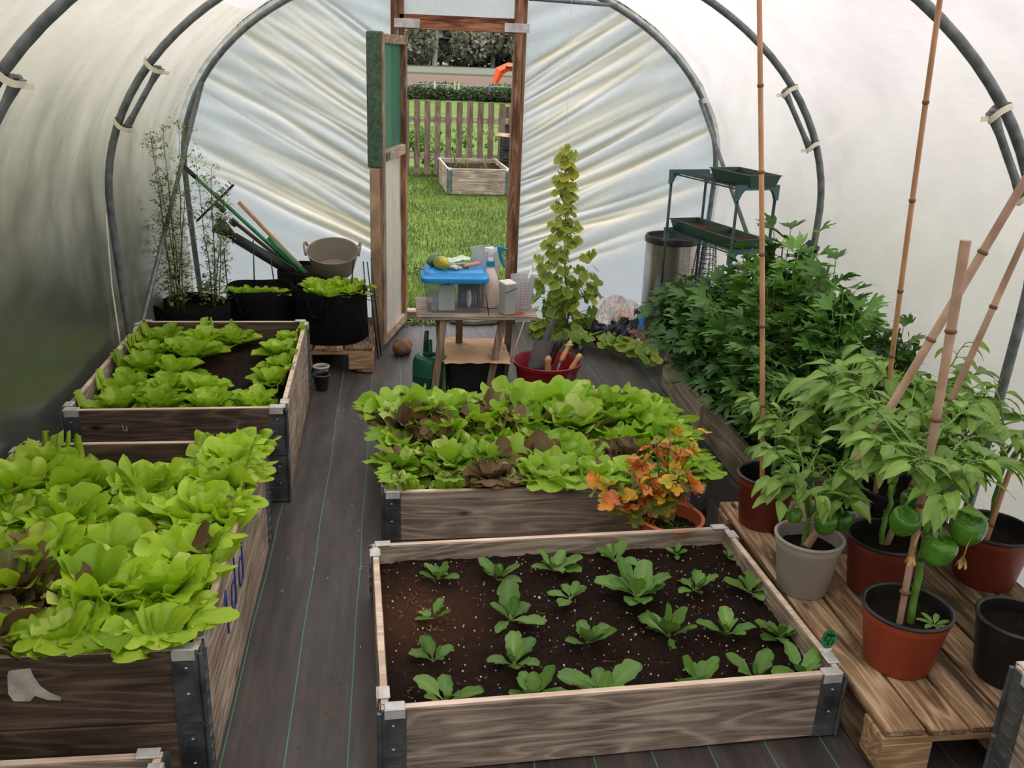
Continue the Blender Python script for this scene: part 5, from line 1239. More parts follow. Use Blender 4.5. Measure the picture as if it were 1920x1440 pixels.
m = MB(); m.tube([(.145, 4.47, TZ+.21), (.11, 4.45, TZ+.225), (.09, 4.44, TZ+.215), (.115, 4.45, TZ+.208), (.08, 4.43, TZ+.195)], .003, 6); tag(m.build('orange_string', mat_plain('rust_orange_string', (150, 80, 56), .8), loc=(.13, 4.46, TZ+.2), smooth=True), 'loop of rusty orange string on the corner of the blue lid', 'string')
def card(x0, x1, y, z0, z1, mat, label, lean=.01, extra=None):
    c = empty('seed_packet', ((x0+x1)/2, y, z0), label, 'packet', 'packets inside the clear storage box')
    m = MB(); m.hexa([(x0, y, z0), (x1, y, z0), (x1, y+.006, z0), (x0, y+.006, z0), (x0, y+lean, z1), (x1, y+lean, z1), (x1, y+.006+lean, z1), (x0, y+.006+lean, z1)]); m.build('sleeve', mat, c)
    if extra: extra(c, y)
    return c
def blackhang(c, y):
    m = MB(); m.box((.262, y+.002, TZ+.142), (.03, .002, .006)); [m.box((.262, y+.001, TZ+.11-.012*i), (.045-.008*(i % 2), .001, .0012), m=1) for i in range(7)]; m.build('printed_lines', [M['black_mark'], M['tin']], c)
card(.222, .302, 4.445, TZ+.01, TZ+.150, mat_plain('pale_card', (206, 210, 204), .6, 0, .04, 10), 'pale hang-hole packet seen through the front of the storage box', extra=blackhang)
card(.185, .225, 4.45, TZ+.012, TZ+.10, mat_plain('grey_card', (168, 172, 176), .5, 0, .1, 30), 'grey packet at the left inside the storage box')
card(.32, .43, 4.49, TZ+.012, TZ+.150, mat_plain('dark_card', (62, 66, 76), .5, 0, .3, 30), 'dark packet behind the striped bag inside the storage box')
m = MB(); m.ellipsoid((.372, 4.46, TZ+.065), (.045, .016, .05), bump=.12, seg=20, ring=12); 
for i in range(7): m.tube([(.338+.011*i, 4.443, TZ+.10), (.334+.012*i, 4.441, TZ+.06), (.340+.011*i, 4.444, TZ+.03)], .0025, 5, m=1)
tag(m.build('striped_bag', [mat_plain('bag_cream', (214, 206, 192), .6, 0, .2, 40), mat_plain('bag_blue', (96, 150, 190), .5)], loc=(.372, 4.46, TZ+.012), smooth=True), 'small blue and cream striped bag inside the storage box', 'bag')
LZ = TZ+.213
m = MB(); m.ellipsoid((.232, 4.475, LZ+.032), (.033, .033, .062), axis=(.35, -.75, .05), seg=20, ring=14, bump=.03); m.tube([(.215, 4.53, LZ+.036), (.212, 4.545, LZ+.04)], .004, 6)
tag(m.build('yellow_cucumber', M['cuke_yellow'], loc=(.232, 4.475, LZ), smooth=True), 'fat yellow-green cucumber on the blue lid', 'cucumber')
m = MB(); m.ellipsoid((.205, 4.56, LZ+.028), (.028, .028, .06), axis=(.45, .6, .1), seg=18, ring=12, bump=.03)
tag(m.build('green_cucumber', M['cuke'], loc=(.205, 4.56, LZ), smooth=True), 'darker green cucumber behind the yellow one on the blue lid', 'cucumber')
rgc = np.random.default_rng(3)
A, B = np.meshgrid(np.linspace(0, 1, 14), np.linspace(0, 1, 12), indexing='ij'); V = np.stack([.25 + .12*A + .02*B, 4.50 + .09*B, LZ + .030 + .016*smooth_noise(A*6, B*6, 4) + .010*np.sin(A*PI)], -1)
m = MB(); m.grid(V); V2 = V.copy(); V2[..., 2] = LZ + .004; m.grid(V2[::-1]); tag(m.build('mint_cloth', mat_plain('mint_cloth', (206, 228, 206), .8, 0, .1, 40), loc=(.31, 4.54, LZ), smooth=True), 'crumpled pale mint cloth on the blue lid', 'cloth')
m = MB()
for i, (a, b) in enumerate((((.265, 4.47), (.335, 4.45)), ((.275, 4.485), (.35, 4.465)), ((.27, 4.46), (.31, 4.44)), ((.30, 4.49), (.37, 4.475)))): m.tube([(a[0], a[1], LZ+.01), ((a[0]+b[0])/2, (a[1]+b[1])/2, LZ+.018), (b[0], b[1], LZ+.009)], [.007, .009, .006], 7, m=i % 2)
tag(m.build('garden_gloves', [mat_plain('glove_white', (214, 206, 196), .8, 0, .1, 40), mat_plain('glove_brown', (112, 96, 84), .9, 0, .2, 40)], loc=(.31, 4.47, LZ), smooth=True), 'crumpled white and brown garden glove beside the yellow cucumber', 'glove')
m = MB(); m.tube([(.345, 4.475, LZ+.012), (.375, 4.49, LZ+.018), (.41, 4.505, LZ+.022), (.43, 4.513, LZ+.024)], [.007, .011, .012, .007], 10)
tag(m.build('tool_handle', mat_plain('light_turned_wood', (196, 152, 122), .5), loc=(.38, 4.49, LZ), smooth=True), 'turned wooden hand tool handle lying on the blue lid', 'tool')
# translucent jug behind
e = empty('plastic_jug', (.475, 4.70, TZ), 'tall milky plastic jug behind the spray bottle', 'jug')
MB().lathe([(0, .002), (.056, .002), (.060, .01), (.076, .27), (.079, .275), (.075, .273), (.058, .012)], (.475, 4.70, TZ), 36).build('jug_wall', M['milky'], e, smooth='auto')
MB().tube([(.50, 4.628, TZ+.27), (.505, 4.60, TZ+.275), (.51, 4.59, TZ+.24), (.505, 4.60, TZ+.10), (.50, 4.63, TZ+.08)], .008, 8).build('handle', M['milky'], e, smooth=True)
# spray bottle
sx, sy = .487, 4.56; e = empty('spray_bottle', (sx, sy, TZ), 'white spray bottle with a teal trigger and pinkish liquid', 'bottle')
MB().lathe([(0, .002), (.040, .002), (.044, .008), (.045, .13), (.040, .155), (.022, .195), (.017, .205), (.016, .225)], (sx, sy, TZ), 30).build('bottle_body', M['liquid'], e, smooth='auto')
MB().lathe([(.017, .212), (.0215, .212), (.0215, .238), (.017, .24), (0, .24)], (sx, sy, TZ), 24).build('collar', M['teal'], e, smooth='auto')
m = MB(); m.lathe([(.014, .24), (.013, .262), (.018, .268), (.022, .29), (.020, .305), (0, .31)], (sx, sy, TZ), 20); m.bar((sx-.03, sy, TZ+.295), (sx+.03, sy, TZ+.300), .024, .022); sph = m.build('spray_head', M['white_plastic'], e, smooth='auto')
m = MB(); m.bar((sx+.012, sy, TZ+.302), (sx+.062, sy, TZ+.298), .020, .028, up=(0, 0, 1)); m.bar((sx+.060, sy, TZ+.298), (sx+.085, sy, TZ+.296), .014, .014); m.tube([(sx+.045, sy, TZ+.29), (sx+.050, sy, TZ+.26), (sx+.064, sy, TZ+.225), (sx+.074, sy, TZ+.205)], [.010, .010, .009, .006], 8); m.build('trigger', M['teal'], sph, bevel=.003)
# black rod
m = MB(); m.tube([(.452, 4.40, TZ+.105), (.468, 4.392, TZ-.002)], .0025, 6); tag(m.build('black_wire', M['black_plastic'], loc=(.46, 4.395, TZ), smooth=True), 'thin black wire leaning on the table beside the spray bottle', 'wire')
# grey tin
e = empty('grey_tin', (.56, 4.42, TZ), 'upright grey tin box with a cream sloping lid at the table front', 'tin')
ca = math.radians(28); 
def tp(a, b, z): return (.562 + a*math.cos(ca) - b*math.sin(ca), 4.428 + a*math.sin(ca) + b*math.cos(ca), z)
q = [(-.032, -.03), (.032, -.03), (.032, .03), (-.032, .03)]
MB().hexa([tp(a, b, TZ+.001) for a, b in q] + [tp(a, b, TZ+.148 + .006*(b > 0)) for a, b in q]).build('tin_body', M['tin'], e, bevel=.003)
q2 = [(-.0335, -.0315), (.0335, -.0315), (.0335, .0315), (-.0335, .0315)]
MB().hexa([tp(a, b, TZ+.150 + .006*(b > 0)) for a, b in q2] + [tp(a, b, TZ+.160 + .008*(b > 0)) for a, b in q2]).build('lid', M['tin_top'], e, bevel=.002)
m = MB(); m.bar(tp(-.0335, -.032, TZ+.115), tp(.0335, -.032, TZ+.135), .002, .002); m.build('seam', M['black_mark'], e)
# measuring jug with spoon
e = empty('measuring_jug', (.652, 4.54, TZ), 'milky measuring jug with red scale marks at the right of the table', 'jug')
MB().lathe([(0, .002), (.046, .002), (.049, .008), (.062, .165), (.064, .168), (.061, .166), (.047, .01)], (.652, 4.54, TZ), 32).build('jug_wall', M['milky'], e, smooth='auto')
m = MB()
for i in range(9):
    z = .03 + .014*i; r_ = .0505 + .013*z/.165
    for s_ in range(3):
        a0 = -PI/2 - .35 + s_*.33; m.bar((.652 + r_*math.cos(a0), 4.54 + r_*math.sin(a0), TZ+z), (.652 + r_*math.cos(a0+.18), 4.54 + r_*math.sin(a0+.18), TZ+z), .0008, .003)
m.build('scale_marks', mat_plain('red_print', (190, 96, 96), .6), e)
m = MB(); m.tube([(.655, 4.53, TZ+.03), (.672, 4.535, TZ+.13), (.695, 4.54, TZ+.20)], [.004, .005, .006], 8); m.ellipsoid((.702, 4.54, TZ+.217), (.011, .005, .022), axis=(.35, 0, 1)); tag(m.build('plastic_spoon', M['white_plastic'], loc=(.655, 4.53, TZ+.03), smooth=True), 'white plastic spoon standing in the measuring jug', 'spoon')

# ------------------------------------------------------------------ under the table
wx_, wy_ = .185, 4.50; e = empty('watering_can', (wx_, wy_, 0), 'dark green plastic watering can on the floor left of the table legs', 'watering can')
MB().lathe([(0, .002), (.085, .002), (.090, .01), (.092, .12), (.094, .125), (.092, .13), (.090, .19), (.080, .215), (.062, .225), (.040, .222), (.034, .212), (.034, .15)], (wx_, wy_, 0), 36).build('can_body', M['can_green'], e, smooth='auto')
MB().tube([(wx_-.02, wy_+.06, .20), (wx_-.02, wy_+.07, .27), (wx_-.017, wy_+.06, .33)], [.017, .013, .012], 10).build('spout', M['can_green'], e, smooth=True)
MB().tube([(wx_, wy_+.08, .16), (wx_, wy_+.10, .26), (wx_, wy_+.03, .285), (wx_, wy_-.0, .26), (wx_, wy_-.03, .225)], .010, 8).build('handle', M['can_green'], e, smooth=True)
e = empty('black_crate', (.42, 4.56, 0), 'black plastic crate under the table covered by brown paper', 'crate')
loft([rbox_ring(.285, .555, 4.46, 4.78, .002, .02), rbox_ring(.27, .57, 4.44, 4.80, .19, .02), rbox_ring(.262, .578, 4.432, 4.808, .192, .02), rbox_ring(.262, .578, 4.432, 4.808, .204, .02), rbox_ring(.272, .568, 4.442, 4.798, .204, .02), rbox_ring(.29, .55, 4.46, 4.78, .03, .02)], cap1=True).build('crate_wall', M['black_plastic'], e, smooth='auto')
A, B = np.meshgrid(np.linspace(0, 1, 50), np.linspace(0, 1, 40), indexing='ij')
ex = .012*smooth_noise(B*14, B*3, 8)*(A < .06) - .010*smooth_noise(B*11, B*5, 18)*(A > .95); ey = .012*smooth_noise(A*13, A*4, 28)*((B < .05)*1. + (B > .95))
V = np.stack([.245 + .345*A + ex + .02*B, 4.385 + .44*B + ey, .212 + .007*smooth_noise(A*5, B*5, 38) - .03*np.clip(.06-B, 0, 1)/.06*0], -1)
m = MB(); m.grid(V)
for i in range(12): 
    y_ = 4.42 + .008*i; m.bar((.47 + .004*(i % 3), y_, .222), (.535 - .006*(i % 4), y_, .222), .0012, .0005, m=1)
for i in range(3): m.bar((.505+.012*i, 4.54, .2225), (.50+.012*i, 4.60, .2225), .004, .0005, m=1)
tag(m.build('brown_paper_bag', [M['paper'], mat_plain('faded_print', (160, 128, 96), .8)], loc=(.42, 4.6, .206), smooth=True), 'flattened brown paper bag with faded print lying on the black crate', 'paper bag')
m = MB(); m.tube([(.62, 4.80, .01), (.76, 5.05, .30)], .004, 6); tag(m.build('thin_stick', M['bamboo'], loc=(.62, 4.8, 0), smooth=True), 'thin tan stick leaning behind the red tub', 'stick')
# red tub with hand tools
rx, ry = .780, 4.425; e = empty('red_tub', (rx, ry, 0), 'dark red plastic tub full of hand tools right of the table', 'tub')
MB().lathe([(0, .002), (.125, .002), (.13, .01), (.165, .195), (.176, .198), (.178, .215), (.172, .218), (.166, .212), (.128, .014), (0, .012)], (rx, ry, 0), 48).build('tub_wall', M['red'], e, smooth='auto')
for a0 in np.linspace(0, 2*PI, 16, endpoint=False): pass
m = MB(); m.box((rx-.03, ry-.05, .10), (.14, .12, .16), rz=.3, ch=.02); tag(m.build('dark_cloth_bundle', M['glove'], loc=(rx-.03, ry-.05, .02), smooth=True), 'dark green cloth bundle in the red tub', 'cloth')
OFS = np.array((-.025, -.195, 0))
def handtool(name, a, b, label, mat='handle_wood', r=.014, knob=True, shank=None, loop=False):
    a = np.array(a, float) + OFS; b = np.array(b, float) + OFS; shank = tuple(np.array(shank) + OFS) if shank else None; t = empty(name, tuple(a), label, 'hand tool', 'hand tools in the red tub')
    n = 8; MB().tube([a + (b-a)*k for k in np.linspace(0, 1, n)], [r*.75, r*.95, r, r*.9, r*.85, r*1.0, r*1.05, r*.6], 12).build('handle', M[mat], t, smooth=True)
    if shank: MB().tube([np.array(shank), a], [.004, .006], 8).build('shank', M['blade'], t, smooth=True)
    if loop:
        d = (b-a)/np.linalg.norm(b-a); p = a + (b-a)*.8; MB().tube([p + np.array((.024*math.cos(q), -.02*math.sin(q), .006*math.sin(q))) for q in np.linspace(0, 2*PI, 14, endpoint=False)], .002, 5, closed=True).build('cord_loop', M['tape'], t, smooth=True)
    return t
handtool('hand_fork', (.80, 4.55, .17), (.795, 4.54, .262), 'short turned wooden handle upright at the front of the red tub', r=.017)
handtool('hand_trowel', (.872, 4.60, .215), (.925, 4.63, .315), 'wooden-handled trowel with a cord loop leaning right in the red tub', shank=(.84, 4.57, .14), loop=True)
handtool('hand_cultivator', (.915, 4.56, .175), (.965, 4.56, .268), 'wooden handle leaning out over the right rim of the red tub', r=.015)
handtool('black_grip_tool', (.945, 4.62, .19), (.985, 4.64, .285), 'black-gripped tool behind the right wooden handle in the red tub', mat='black_plastic', r=.014)
handtool('black_bar_handle', (.80, 4.62, .16), (.875, 4.63, .33), 'thick black handle leaning beside the grey scoop in the red tub', mat='black_plastic', r=.018)
m = MB(); A, B = np.meshgrid(np.linspace(-1, 1, 14), np.linspace(0, 1, 16), indexing='ij')
m.grid(np.stack([.755 + .055*A + .03*B, 4.60 + .03*A**2 + 0*B, .14 + .19*B - .03*A**2*B], -1)); m.grid(np.stack([.76 + .055*A[::-1] + .03*B, 4.605 + .03*A[::-1]**2 + 0*B, .14 + .19*B - .03*A**2*B], -1))
m.V = [v + OFS for v in m.V]; tag(m.build('grey_scoop', M['blade'], loc=(.76, 4.6, .14), smooth=True), 'broad dull grey scoop standing in the red tub', 'scoop')
m = MB(); u_ = np.linspace(0, 1, 12); pr_ = .022*np.sin(PI*np.clip(u_*.85+.15, 0, 1))**.7; B_, T_ = np.meshgrid(u_, np.linspace(-1, 1, 7), indexing='ij')
m.grid(np.stack([.79 + .05*B_ + pr_[:, None]*T_, 4.66 + .008*T_**2, .27 + .17*B_], -1)); m.tube([(.765, 4.655, .17), (.792, 4.66, .28)], .006, 8)
m.V = [v + OFS for v in m.V]; tag(m.build('trowel_blade', M['blade'], loc=(.79, 4.66, .2), smooth=True), 'pointed grey trowel blade sticking up from the red tub', 'trowel')
m = MB(); m.ellipsoid((1.03, 4.30, .045), (.05, .05, .075), axis=(.8, -.4, .0), bump=.15, seg=20, ring=14); m.ellipsoid((1.10, 4.24, .04), (.03, .03, .04), axis=(1, 0, 0), bump=.1)
tag(m.build('white_plastic_bag', M['bagmat'], loc=(1.05, 4.4, 0), smooth=True), 'crumpled white plastic bag on the floor right of the red tub', 'bag')
# stones
m = MB(); m.ellipsoid((.055, 5.215, .042), (.074, .056, .052), bump=.16, seg=24, ring=16, rg=np.random.default_rng(2)); tag(m.build('rock', M['stone'], loc=(.055, 5.215, 0), smooth=True), 'brown rock holding the foot of the open door', 'rock')
m = MB(); P = [(.36, 5.86), (.42, 5.82), (.52, 5.80), (.60, 5.82), (.68, 5.84), (.66, 5.90), (.55, 5.92), (.42, 5.91)]
loft([[(x, y, .001) for x, y in P], [(x, y, .03) for x, y in P]], m); tag(m.build('stone_step', M['slab'], loc=(.5, 5.86, 0), bevel=.006), 'flat grey stone slab at the threshold of the doorway', 'stone')
m = MB(); m.box((.41, 5.965, .03), (.68, .08, .07), ch=.008); m.build('trim_1', M['wood_x'], kind='structure')
m = MB(); rgw = np.random.default_rng(6)
for c in ((.16, 5.88), (.25, 5.85), (.30, 5.9), (.70, 5.87), (.12, 5.84)):
    for i in range(26): leaf(m, (c[0]+rgw.normal(0, .02), c[1]+rgw.normal(0, .02), .0), rgw.uniform(0, 6.3), rgw.uniform(.3, 1.4), rgw.uniform(.03, .07), .012, nu=7, nv=3, rg=rgw, tint0=rgw.uniform(.1, .6))
tag(m.build('threshold_weeds', M['grass'], kind='stuff', smooth=True), 'small green weeds growing along the door threshold', 'weeds')

# ------------------------------------------------------------------ compost bag
rgb_ = np.random.default_rng(12); m = MB(); cx, cy = 1.395, 5.42
th = np.linspace(0, PI/2, 60); ph = np.linspace(0, 2*PI, 150); T, Pq = np.meshgrid(th, ph, indexing='ij')
rr = 1 + .12*smooth_noise(T*4, np.cos(Pq)*4 + np.sin(Pq)*2, 4) - .10*np.abs(smooth_noise(T*7 + np.cos(Pq)*5, np.sin(Pq)*7, 5)) + .04*smooth_noise(T*20 + np.cos(Pq)*16, np.sin(Pq)*18, 15)
V = np.stack([cx + .175*np.sin(T)**.8*np.cos(Pq)*rr, cy + .13*np.sin(T)**.8*np.sin(Pq)*rr, .30*np.cos(T)**.9*rr], -1)
a, b = V.shape[:2]; idx = np.arange(a*b).reshape(a, b); Fq = np.stack([idx[:-1, :-1], idx[1:, :-1], idx[1:, 1:], idx[:-1, 1:]], -1)
cz_ = V[:-1, :-1, 2]; cxx = V[:-1, :-1, 0]-cx; nz_ = smooth_noise(V[:-1, :-1, 0]*30, cz_*30, 6)
mi = np.where(cz_ + .04*nz_ - .25*cxx > .19, 0, np.where(cz_ + .05*nz_ - .35*cxx > .085, 1, 2)); mi = np.where((cxx > .10) & (cz_ > .12) & (cz_ < .2), 3, mi)
m.V.append(V.reshape(-1, 3)); m.T.append(np.full(a*b, .5)); m.n += a*b
for k_ in range(4):
    s_ = Fq[mi == k_]
    if len(s_): m.F.append((s_, k_))
e = empty('compost_bag', (cx, cy, 0), 'crumpled open compost bag, white above and dark blue below, beside the steel bin', 'bag')
m.build('bag_skin', [M['bagmat'], M['bag_navy'], M['bag_pink'], M['blue']], e, smooth=True)
m = MB(); A, B = np.meshgrid(np.linspace(-.03, .045, 8), np.linspace(.20, .245, 6), indexing='ij'); m.grid(np.stack([cx + A, cy - .108 + (B-.2)*1.1 , B], -1), m=0); m.build('printed_picture', mat_plain('food_print', (176, 96, 74), .5, 0, .4, 60, rgb2=(226, 200, 170)), e, smooth=True)
m = MB(); m.box((cx+.10, cy-.125, .055), (.025, .002, .025)); m.build('bar_label', M['white_plastic'], e)

# ------------------------------------------------------------------ steel bin
bx_, by_ = 1.765, 5.66; e = empty('steel_bin', (bx_, by_, 0), 'tall brushed steel bin with a black rim against the end wall', 'bin')
MB().lathe([(0, .0), (.160, .0), (.162, .01), (.166, .60), (.166, .61)], (bx_, by_, 0), 56).build('bin_body', M['steel'], e, smooth='auto')
MB().lathe([(.164, .598), (.174, .600), (.176, .625), (.170, .642), (.158, .642), (.155, .625), (.152, .60), (.14, .585), (0, .582)], (bx_, by_, 0), 56).build('rim', M['black_plastic'], e, smooth='auto')
# ------------------------------------------------------------------ shelf rack
RA = np.array((1.60, 5.26)); RB_ = np.array((1.765, 4.62)); lx_ = RB_-RA; RLn = np.linalg.norm(lx_); lx_ /= RLn; wxd = np.array((-lx_[1], lx_[0])); wxd = wxd if wxd[0] > 0 else -wxd; RW = .235
def rp(l, w_, z): return (RA[0] + lx_[0]*l + wxd[0]*w_, RA[1] + lx_[1]*l + wxd[1]*w_, z)
e = empty('shelf_rack', rp(RLn/2, RW/2, 0), 'blue-green wire shelf rack holding seed trays by the right wall', 'rack')
for (l, w_) in ((0, 0), (0, RW), (RLn, 0), (RLn, RW)): MB().tube([rp(l, w_, .0), rp(l, w_, 1.07)], .0085, 10).build('leg', M['rack_leg'], e, smooth=True)
for z in (1.08, .745, .41, .09):
    s_ = MB()
    for k_ in range(2): s_.tube([rp(0, .01 + k_*(RW-.02), z-.008), rp(RLn, .01 + k_*(RW-.02), z-.008)], .0045, 6)
    for k_ in range(7): s_.tube([rp(0, RW*(k_+1)/8, z-.002), rp(RLn, RW*(k_+1)/8, z-.002)], .0022, 5)
    for k_ in range(36): s_.tube([rp(RLn*(k_+.5)/36, .01, z), rp(RLn*(k_+.5)/36, RW-.01, z)], .0018, 5)
    s_.build('wire_shelf', M['rack_leg'], e, smooth=True)
    for l in (0, RLn):
        b_ = MB(); sgn = 1 if l > 0 else -1; t_ = .022
        # arched end bracket
        us = np.linspace(0, 1, 17); top = [rp(l, -.014 + (RW+.028)*u, z+.016) for u in us]
        low = [rp(l, -.014 + (RW+.028)*u, z - .006 - .058*max(0, abs(2*u-1)-.72)/.28*1.0 if abs(2*u-1) > .72 else z-.006-.0*u) for u in us]
        low = [(p[0], p[1], (z-.064) if abs(2*u-1) > .86 else (z-.010-.054*max(0, (abs(2*u-1)-.6)/.26)**2)) for p, u in zip(low, us)]
        d3 = np.array((lx_[0]*sgn*t_/2, lx_[1]*sgn*t_/2, 0)); T0 = np.array(top); L0 = np.array(low)
        b_.grid(np.stack([L0+d3, T0+d3], 0)); b_.grid(np.stack([T0-d3, L0-d3], 0)); b_.grid(np.stack([T0+d3, T0-d3], 0)); b_.grid(np.stack([L0-d3, L0+d3], 0))
        for q in (0, -1): b_.add([L0[q]-d3, L0[q]+d3, T0[q]+d3, T0[q]-d3], np.array([(0, 1, 2, 3)]))
        b_.build('end_bracket', M['rack_blue'], e)
def tray(l0, l1, w0, w1, z, label, soilc=True, tilt=0):
    c = rp((l0+l1)/2, (w0+w1)/2, z); t = empty('seed_tray', c, label, 'tray', 'green seed trays on the shelf rack')
    def ring(i, zz): return [rp(l0+i, w0+i, zz), rp(l1-i, w0+i, zz), rp(l1-i, w1-i, zz), rp(l0+i, w1-i, zz)]
    loft([ring(.022, z+.001), ring(.006, z+.058), ring(0, z+.060), ring(0, z+.064), ring(.008, z+.064), ring(.024, z+.010)], cap1=True).build('tray_wall', M['green_plastic'], t, smooth='auto')
    if soilc:
        A, B = np.meshgrid(np.linspace(0, 1, 16), np.linspace(0, 1, 12), indexing='ij'); P = np.array([[rp(l0+.02+(l1-l0-.04)*a, w0+.02+(w1-w0-.04)*b, z+.035+.012*math.sin(a*7)*math.sin(b*6)+.01*math.sin(PI*a)) for b in np.linspace(0, 1, 12)] for a in np.linspace(0, 1, 16)])
        MB().grid(P, tint=.9).build('dry_compost', mat_soil('dry_compost', (52, 38, 28), (130, 100, 76)), t, smooth=True)
tray(.32, .70, .035, .235, 1.084, 'dark green seed tray on the top shelf')
tray(-.02, .34, .02, .225, .749, 'dark green seed tray at the far end of the second shelf')
tray(.335, .675, .01, .215, .749, 'dark green seed tray at the near end of the second shelf')
# wire cage
m = MB(); rgq = np.random.default_rng(8); cx, cy = 1.915, 5.43
for i in range(16):
    a = i*2*PI/16; m.tube([(cx+.10*math.cos(a), cy+.10*math.sin(a), .02), (cx+.085*math.cos(a)+rgq.normal(0, .003), cy+.085*math.sin(a), .35), (cx+.055*math.cos(a), cy+.055*math.sin(a), .64)], .0018, 4)
for i in range(20):
    z = .03 + .031*i; r_ = np.interp(z, [0, .35, .64], [.10, .085, .055]); m.tube([(cx+r_*math.cos(a), cy+r_*math.sin(a), z+rgq.normal(0, .002)) for a in np.linspace(0, 2*PI, 20, endpoint=False)], .0018, 4, closed=True)
for i in range(40): 
    p = np.array((cx, cy, rgq.uniform(.1, .5))) + rgq.normal(0, .025, 3); m.tube([p, p + rgq.normal(0, .03, 3), p + rgq.normal(0, .05, 3)], .002, 4)
tag(m.build('wire_mesh_cage', M['rust'], loc=(cx, cy, 0)), 'rolled rusty wire mesh standing behind the shelf rack', 'wire mesh')

# ------------------------------------------------------------------ outside: planter, fence, crates, line, hedge, trees
bed((.675, 11.75), .045, .80, 1.2, 2, .26, 'grey two-tier wooden bed standing on the lawn outside', seed=9, h=.158, name='outdoor_bed')
m = MB(); rgo = np.random.default_rng(14)
for i in range(26): leaf(m, (1.0+rgo.uniform(-.25, .3), 12.2+rgo.uniform(-.2, .4), .26), rgo.uniform(0, 6.3), rgo.uniform(1.0, 1.5), rgo.uniform(.15, .28), .012, curve=.4, nu=8, nv=3, rg=rgo, tint0=.3)
tag(m.build('onion_leaves', M['grass'], loc=(1.0, 12.3, .26), smooth=True), 'thin upright green leaves growing in the outdoor bed', 'plant')
e = empty('picket_fence', (.9, 13.35, 0), 'brown wooden picket fence across the lawn outside', 'fence')
for i in range(30):
    x = -1.15 + i*.148 + rnd.uniform(-.006, .006); hh_ = 1.04 + rnd.uniform(-.012, .012); MB().box((x, 13.33, .03+hh_/2), (.082, .018, hh_-.03)).build('picket', M['fence'], e, bevel=.004)
for z in (.30, .80): MB().box((1.0, 13.36, z), (4.5, .04, .08)).build('rail', M['wood_x'], e)
for x in (-.7, 1.62, 3.0): MB().box((x, 13.42, .5), (.09, .07, 1.0)).build('fence_post', M['fence'], e)
e = empty('black_crate_stack', (1.60, 12.75, 0), 'stack of black slatted crates beside the outdoor bed', 'crates')
for i in range(4):
    m = MB(); z = .16*i; m.box((1.63, 12.75, z+.006), (.32, .3, .012)); 
    for (a, b, c, d) in ((1.63, 12.60, .32, .012), (1.63, 12.90, .32, .012), (1.47, 12.75, .012, .3), (1.79, 12.75, .012, .3)):
        for k_ in range(4): m.box((a, b, z+.02+k_*.036), (c, d, .022))
    for (a, b) in ((1.47, 12.6), (1.79, 12.6), (1.47, 12.9), (1.79, 12.9)): m.box((a, b, z+.078), (.02, .02, .152))
    m.build('crate', M['black_plastic'], e)
m = MB()
for i in range(4): m.tube([(1.36, 12.7+.03*i, .66+.01*i), (1.55, 12.7, .645+.01*i), (1.75, 12.72-.04*i, .66+.02*i)], [.008, .012, .012], 7)
tag(m.build('sticks', M['bamboo_old'], loc=(1.55, 12.7, .645), smooth=True), 'bundle of pale sticks on top of the black crates outside', 'sticks')
m = MB(); P = [(-4+.4*i, 11.0, 1.335 + .0035*(-4+.4*i-.85)**2) for i in range(26)]; m.tube(P, .005, 5); tag(m.build('washing_line', mat_plain('green_line', (90, 150, 140), .5), loc=(.8, 11, 1.3)), 'green washing line strung across the garden outside', 'line')
for (x, c, lb) in ((.475, (214, 220, 214), 'pale clothes peg furthest left on the washing line'), (.70, (196, 216, 160), 'light green clothes peg left of a close pair'), (.745, (200, 220, 170), 'light green clothes peg right of a close pair'), (1.10, (126, 104, 170), 'purple clothes peg on the washing line')):
    m = MB(); z = 1.335 + .0035*(x-.85)**2; m.bar((x-.006, 10.99, z-.045), (x-.003, 10.99, z+.03), .014, .008, up=(1, 0, 0)); m.bar((x+.008, 10.99, z-.045), (x+.004, 10.99, z+.03), .014, .008, up=(1, 0, 0))
    tag(m.build('clothes_peg', mat_plain('peg_%d' % int(x*1000), c, .4), loc=(x, 10.99, z)), lb, 'peg', 'clothes pegs on the washing line')
def blob_foliage(mb, c, r, n, size, rg, shade=0.0):
    d = rg.normal(size=(n, 3)); d /= np.linalg.norm(d, axis=1)[:, None]; rad = rg.uniform(.75, 1.05, n)[:, None]; P = np.array(c) + d*np.array(r)*rad
    a = rg.normal(size=(n, 3)); a /= np.linalg.norm(a, axis=1)[:, None]; b = np.cross(a, rg.normal(size=(n, 3))); b /= np.linalg.norm(b, axis=1)[:, None]
    s = size*rg.uniform(.6, 1.3, n)[:, None]; Q = np.stack([P-a*s, P-b*s*.6, P+a*s, P+b*s*.6], 1)
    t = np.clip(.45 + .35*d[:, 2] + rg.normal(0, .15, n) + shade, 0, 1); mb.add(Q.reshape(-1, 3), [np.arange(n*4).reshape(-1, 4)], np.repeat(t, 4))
rgh = np.random.default_rng(77); m = MB()
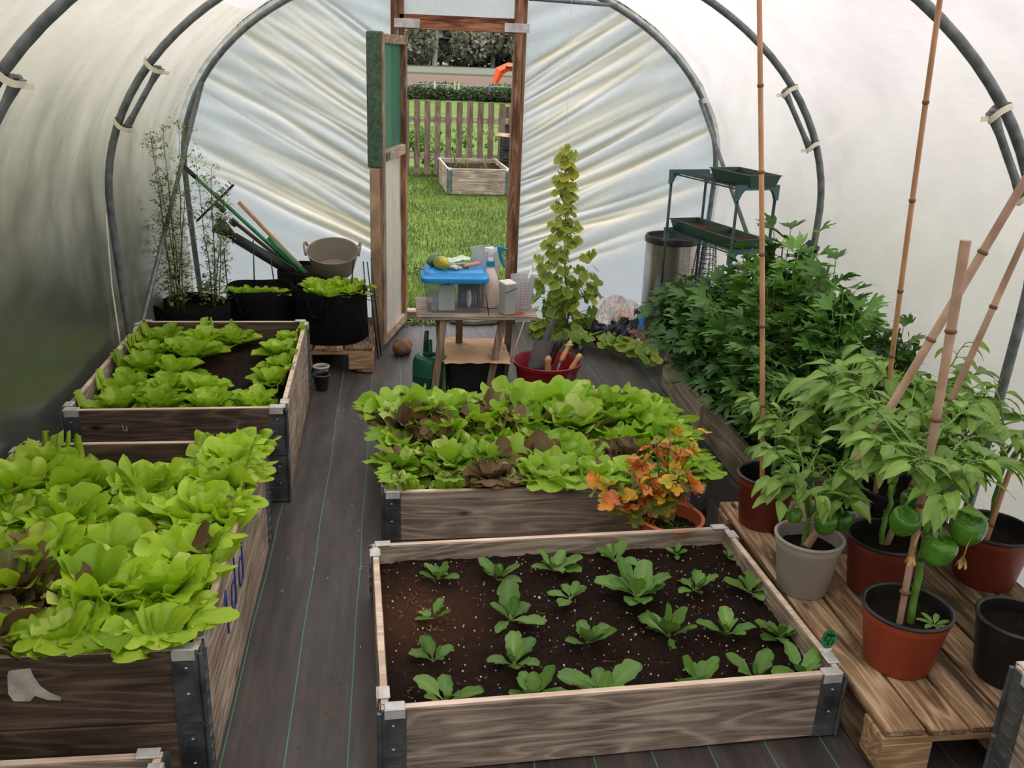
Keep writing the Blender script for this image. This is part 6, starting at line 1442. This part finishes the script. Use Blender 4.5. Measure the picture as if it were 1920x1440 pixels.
for i in range(150): blob_foliage(m, (-8 + 28*rgh.random(), 36.5 + rgh.normal(0, .3), rgh.uniform(.15, .42)), (.7, .6, .26), 120, .06, rgh, -.15)
m.box((6, 37.0, .2), (28, .6, .42), tint=.0); tag(m.build('field_hedge', M['hedge'], loc=(6, 36.5, 0)), 'dark hedge between the lawn and the brown field', 'hedge')
m = MB()
for i in range(60): blob_foliage(m, (-1 + 3.6*rgh.random(), 13.75 + rgh.normal(0, .1), rgh.uniform(.05, .62)), (.16, .10, .14), 60, .035, rgh, .15)
tag(m.build('brambles', M['tree1'] if False else M['lovage_light'], loc=(.9, 13.75, 0)), 'leafy brambles growing up behind the picket fence', 'bush')
for i in range(9):
    x = -10 + i*7.6 + rgh.uniform(-1, 1); y = 125 + rgh.uniform(-8, 12); e = empty('field_tree', (x, y, 0), 'rounded hazy tree at the far side of the field, ' + ORDL[i] + ' from the left', 'tree', 'hazy trees beyond the fields')
    MB().tube([(x, y, 0), (x+.3, y, 4), (x, y, 8)], [.35, .28, .12], 7).build('trunk', M['tree_trunk'], e)
    m = MB()
    for j in range(9): blob_foliage(m, (x + rgh.normal(0, 2.6), y + rgh.normal(0, 1.5), rgh.uniform(1.6, 10)), (2.6, 2.2, 2.0), 420, .36, rgh, 0)
    m.build('crown', M['tree1'], e)
m = MB()
for i in range(500): 
    blob_foliage(m, (-20 + 80*rgh.random(), 140 + rgh.normal(0, 2), rgh.uniform(.5, 13)), (3, 1.5, 2.4), 30, .8, rgh, -.2)
tag(m.build('woodland_edge', M['tree1'], loc=(20, 140, 0), kind='stuff'), 'dense hazy woodland closing off the far fields', 'woodland')
e = empty('digger_arm', (8.2, 60, 0), 'bright orange digger arm beyond the hedge at the right of the doorway', 'digger')
m = MB(); P = [(6.35, 60, .02), (6.6, 60, .75), (7.1, 60, 1.0), (8.6, 60, .95)]
m.tube(P, [.16, .30, .26, .2], 4); m.build('boom', M['orange_paint'], e)
m = MB(); m.box((7.25, 59.7, .98), (.65, .02, .12)); m.build('dark_lettering', M['black_mark'], e)
